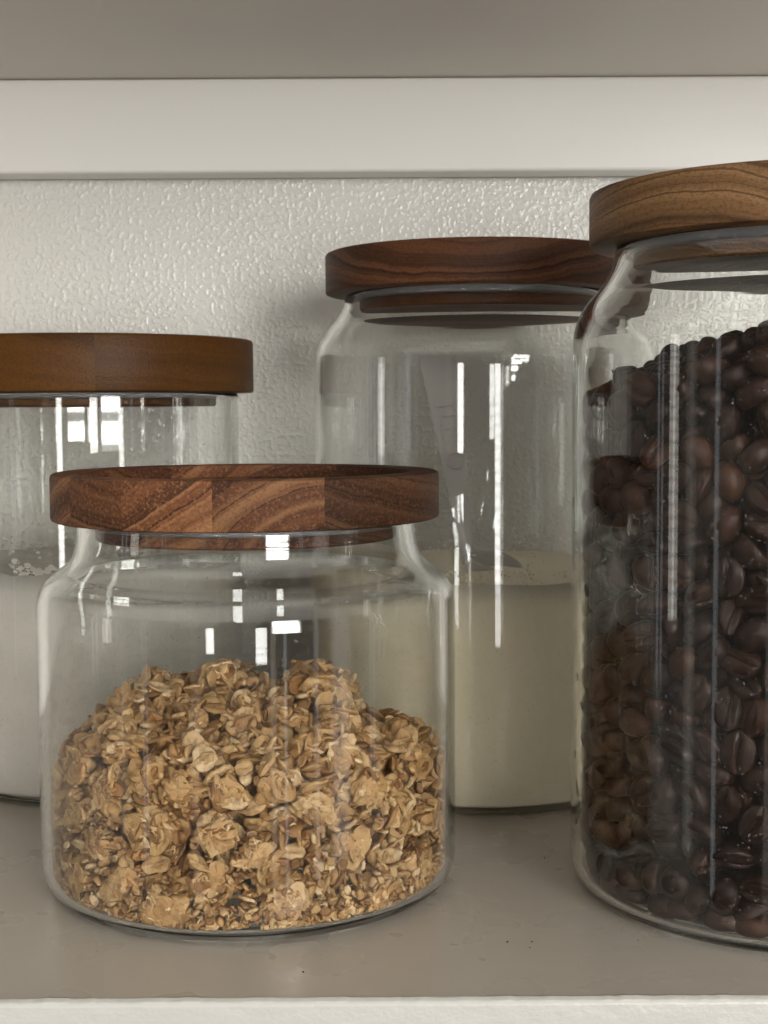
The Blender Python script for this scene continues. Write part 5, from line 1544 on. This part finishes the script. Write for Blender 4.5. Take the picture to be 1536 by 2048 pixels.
    -1167, 3216, 13161, 208, 229, -41, -2431, 2487, 14189, -55, 30, -11, -3169, 1923, 12963, 60, 49, -72,
    -3248, -1046, 12706, 27, -109, 31, -2856, -2163, 13254, -26, 88, 94, -1825, -4770, 14118, 32, -81, 214,
    -1182, -4994, 14740, -7, -261, 89, 2006, -4293, 14109, 156, 80, -60, 1363, -4029, 14597, 15, 203, 106,
    2954, -2928, 13618, 10, 274, 7, 4381, -2240, 14663, 123, -33, -188, 3728, -1168, 13149, -51, 75, 51,
    3687, -26, 13234, 9, -145, 11, 4231, 1446, 14518, 208, -191, -65, 3576, 2601, 13836, 62, -265, 104,
    2377, 3377, 14519, 230, -130, 2, 1256, 3238, 13702, 116, -175, -180, -1695, 3157, 13752, 145, 66, 169,
    -2468, 2320, 13355, 276, 36, 144, -2819, 1311, 13167, 56, 120, 10, -3843, -561, 12662, -25, 178, 37,
    -3573, -2111, 13779, -115, 62, -282, -2695, -1523, 12545, -102, 105, 89, -1647, -3037, 13367, -66, -158, -228,
    -1238, -3085, 12511, -197, 31, 242, -675, -4338, 14599, 175, -138, -10, 724, -2794, 13793, 189, -154, -6,
    2911, -4181, 14330, 68, -41, 70, 4077, -2977, 14612, 85, 225, -84, 5037, -697, 14622, -139, 186, 38,
    3804, -1438, 13719, -47, 51, -210, 2998, 573, 13894, 166, -26, 88, 4181, 2098, 14037, 290, 30, 99,
    2543, 2162, 13522, -61, -173, 38, 3100, 3835, 14621, -1, -13, 138, 1088, 3380, 14356, 144, 194, 79,
    282, 3973, 14253, -274, 34, -31, -847, -3556, 13707, -207, -106, -142, -78, -4661, 14490, 223, 35, 74,
    1748, -4790, 14473, 157, 15, -47, 2376, -4382, 14720, -45, 87, -72, 2323, -2368, 13371, 14, -45, -185,
    2062, -1084, 14304, 107, -44, -202, 3328, -398, 13814, -73, -83, -94, 4615, -915, 14880, -48, -110, 261,
    2975, 1938, 14223, -161, 193, 59, 3025, 2235, 13578, -108, 103, -147, 2123, 2635, 13679, 65, 160, -107,
    1625, 2970, 14022, 38, 148, -77, 898, 3233, 12988, -90, 211, -50, -1058, 3363, 13736, -148, -216, -35,
    -2285, 2917, 13459, -138, 116, 29, -3508, 1409, 13096, -193, 73, 100, -4049, 997, 13581, 111, 100, 241,
    -3191, -431, 13323, -60, 180, 172, -2752, -1131, 13782, 214, 20, 224, -2521, -1578, 13346, 139, 176, -28,
    -3201, -1463, 13657, -1, -161, 11, -2997, -3231, 13764, -52, 55, -297, -310, -3302, 14038, 48, -138, 6,
    -1063, -3840, 14084, 11, -127, 136, 325, -3861, 13237, -113, 198, 98, 551, -2773, 12753, -93, -71, -92,
    1806, -2943, 13860, -37, -112, -18, 3000, -2260, 13924, 194, -55, 135, 3189, -1250, 13923, -124, -66, 151,
    2735, -334, 13691, -56, -150, 26, 3698, 652, 13732, -213, -172, 86, 3250, 1523, 13218, -8, -277, 116,
    3032, 2205, 12840, -113, -277, -48, 1878, 2781, 12386, -111, -249, -105, 1913, 4806, 14574, 159, -22, -38,
    354, 3104, 13254, 156, 221, -107, -1811, 3829, 14442, -58, -244, -82, -2638, 3462, 14230, -170, 207, 74,
    -3204, 2621, 13959, 108, -151, -171, 3512, -3556, 14513, 31, -265, 8, 2683, -1718, 13802, -110, 135, -149,
    4161, -1402, 14588, 100, 213, -134, 4125, -132, 14438, -22, -84, -81, 2690, 1144, 13656, 190, 29, -223,
    3779, 1967, 13442, 88, 283, -56, 1693, 3635, 14843, -196, 68, -67, 3582, 2487, 14925, -202, -164, 105,
    425, 3864, 13482, -167, -20, -21, -160, 3480, 12839, 5, 82, -114, -1860, 4645, 14493, -188, 47, -67,
    -3682, 3326, 13966, 237, -165, -32, -3679, -2740, 13794, 181, 29, -21, -2176, -3507, 13919, 116, 194, 37,
    406, -4108, 15173, -175, 135, 76, 872, -3480, 12741, 148, -228, 63, 1133, -3145, 13321, -4, 115, -232,
    1230, 4323, 14332, 158, 252, 17, -420, 3410, 13465, -92, -38, 250, -2299, 4335, 14401, 142, 44, -176,
    -2917, 2169, 13667, -75, 164, -141, -1755, -3585, 14565, 65, -230, -126, 31, -3392, 13222, 14, -187, -144,
    1611, -3633, 13562, -20, 186, 157, 2215, -3742, 14211, 120, 193, -146, 2803, -1682, 14446, 75, 24, 175,
    3457, -1428, 14677, 86, 188, 83, 4279, -771, 14139, 69, 13, -207, 4242, 672, 14028, -278, 128, -24,
    3409, 1296, 13984, -125, -87, -21, 4170, 2744, 14514, -39, 276, 11, 1938, 3215, 13457, -270, -36, -149,
    4790, 845, 14820, -7, -82, 38, 3995, 649, 14477, 5, -16, -55, 3683, 2020, 14364, 95, 192, 146,
    2717, 2869, 14113, 44, 154, 162, 1718, 3734, 14113, -5, 149, 229, 525, 3410, 13712, 145, 22, -28,
    -341, 4245, 13977, 209, -137, -101, -655, 3325, 14165, 59, -7, 118, -3867, -25, 13619, -241, 62, 161,
    -2980, -2293, 14000, 225, 144, -96, -1658, -2403, 13641, 33, 186, -33, -1459, -3130, 13967, -74, 3, -205,
    3, -4062, 14023, -43, 83, -39, 910, -4319, 14717, -274, 82, -86, 1398, -3333, 14173, 129, 275, 35,
    -447, -4960, 15133, 283, 59, 14, 3800, -1945, 14176, -254, -88, -86, 4695, 40, 14799, -135, 54, -165,
    1218, -5025, 15064, -26, -195, -173, 2534, -2976, 14164, 112, -69, -221,
]


BV = [bean_variant(k) for k in range(6)]
beans = []
for i in range(0, len(BEANS), 6):
    x, y, z, a, b, c = BEANS[i:i + 6]
    rv = Vector((a, b, c)) / 100.0
    q = Quaternion(rv.normalized(), rv.length)
    p = Vector((x, y, z)) / 1e5
    k = max(0.0, 1 - p.z / 0.022)
    p = Vector((p.x * (1 + 0.035 * k), p.y * (1 + 0.035 * k), p.z - 0.0024 * min(1.0, k * 2)))
    beans.append((p, q))
for i in range(70):
    a = 2 * PI * (i + rnd.uniform(-0.25, 0.25)) / 38
    rg = 0.0488 if i < 38 else 0.0425
    beans.append((Vector((rg * math.cos(a), rg * math.sin(a), 0.0061)), Euler((rnd.choice((0, PI)) + rnd.uniform(-0.25, 0.25), rnd.uniform(-0.25, 0.25), a + PI / 2 + rnd.uniform(-0.5, 0.5))).to_quaternion()))


def visible_score(p):
    rho = math.hypot(p.x, p.y)
    dx, dy = -CP[0] - p.x, -CP[1] - p.y
    facing = (p.x * dx + p.y * dy) / (rho * math.hypot(dx, dy) + 1e-9)
    wx, wy = CP[0] + p.x, CP[1] + p.y
    if wx / wy > 0.2775:
        return -5
    depth = math.hypot(wx, wy)
    s = (rho - 0.052) * 60 + (0.45 if p.z > 0.140 else 0) - (depth - 0.33) * 2
    if facing < 0.0 and p.z < 0.140:
        s -= 1.5
    return s


order = sorted(range(len(beans)), key=lambda i: -visible_score(beans[i][0]))
CO = Vector((CP[0], CP[1], 0.0002))
single = set(order[:285])
rest = Acc()
for i, (p, q) in enumerate(beans):
    me, vv, ff = BV[i % 6]
    if i in single:
        todir = Vector((-CP[0] - p.x, -CP[1] - p.y, 0)).normalized()
        if (q @ Vector((0, 0, -1))).dot(todir) < 0.1 and rnd.random() < 0.5:
            q = q @ Quaternion((1, 0, 0), PI)
        crease = (q @ Vector((0, 0, -1))).dot(todir) > 0.45
        where = 'on top' if p.z > 0.136 else ('at the bottom' if p.z < 0.018 else 'against the glass')
        o = link('coffee_bean', me, None, 'dark roasted coffee bean %s in the tall jar, %s' % (where, 'its crease showing' if crease else 'its rounded back showing'), 'coffee bean', 'coffee beans in the tall jar', None, CO + p)
        o.rotation_mode = 'QUATERNION'
        o.rotation_quaternion = q
    else:
        M = np.array(q.to_matrix())
        rest.add(vv @ M.T + np.array(p), ff)
# solid heart of the heap, never seen between the beans except as dark gaps
v, f = lathe([(0, 0.0033), (0.0475, 0.0033), (0.0475, 0.0070), (0.041, 0.012), (0.041, 0.02), (0.041, 0.110), (0.036, 0.120), (0, 0.128)], 40)
tri = []
for q in f:
    tri.append(q[:3])
    if len(q) == 4:
        tri.append((q[0], q[2], q[3]))
rest.add(np.array(v), np.array(tri))
link('heaped_coffee', rest.mesh('heaped_coffee', M_bean), None, 'mass of dark roasted coffee filling the inside of the tall jar', 'coffee', None, 'stuff', CO)

# chaff and crumbs of bean stuck to the glass and lying on the shelf
acc = Acc()
for i in range(26):
    a = -PI / 2 - rnd.uniform(0.2, 1.5)
    z = rnd.uniform(0.01, 0.145)
    if i == 0:
        a, z = -PI / 2 - 0.83, 0.1405
    s = rnd.uniform(0.0003, 0.0009) if i else 0.0013
    v, f = flake(s * 1.3, s, True, s * 0.4)
    rr_ = float(np.interp(z, [p_[1] for p_ in innC], [p_[0] for p_ in innC])) - 0.0006
    acc.add(v @ rand_rot((math.cos(a), math.sin(a), 0), 0.3).T + np.array([rr_ * math.cos(a), rr_ * math.sin(a), z]), f)
link('coffee_chaff', acc.mesh('coffee_chaff', M_bean), None, 'tiny dark specks of coffee stuck inside the tall bean jar', 'coffee', None, 'stuff', CO)

acc = Acc()
for i in range(16):
    x, y = rnd.uniform(-0.09, 0.11), rnd.uniform(0.312, 0.41)
    s = rnd.uniform(0.00015, 0.00045)
    v, f = flake(s * 1.4, s, True, s * 0.6)
    acc.add(v @ rand_rot((0, 0, 1), 0.4).T + np.array([x, y, s * 0.3]), f)
link('crumbs', acc.mesh('crumbs', M_bean), None, 'a few tiny dark crumbs scattered on the shelf before the jars', 'crumbs', None, 'stuff')
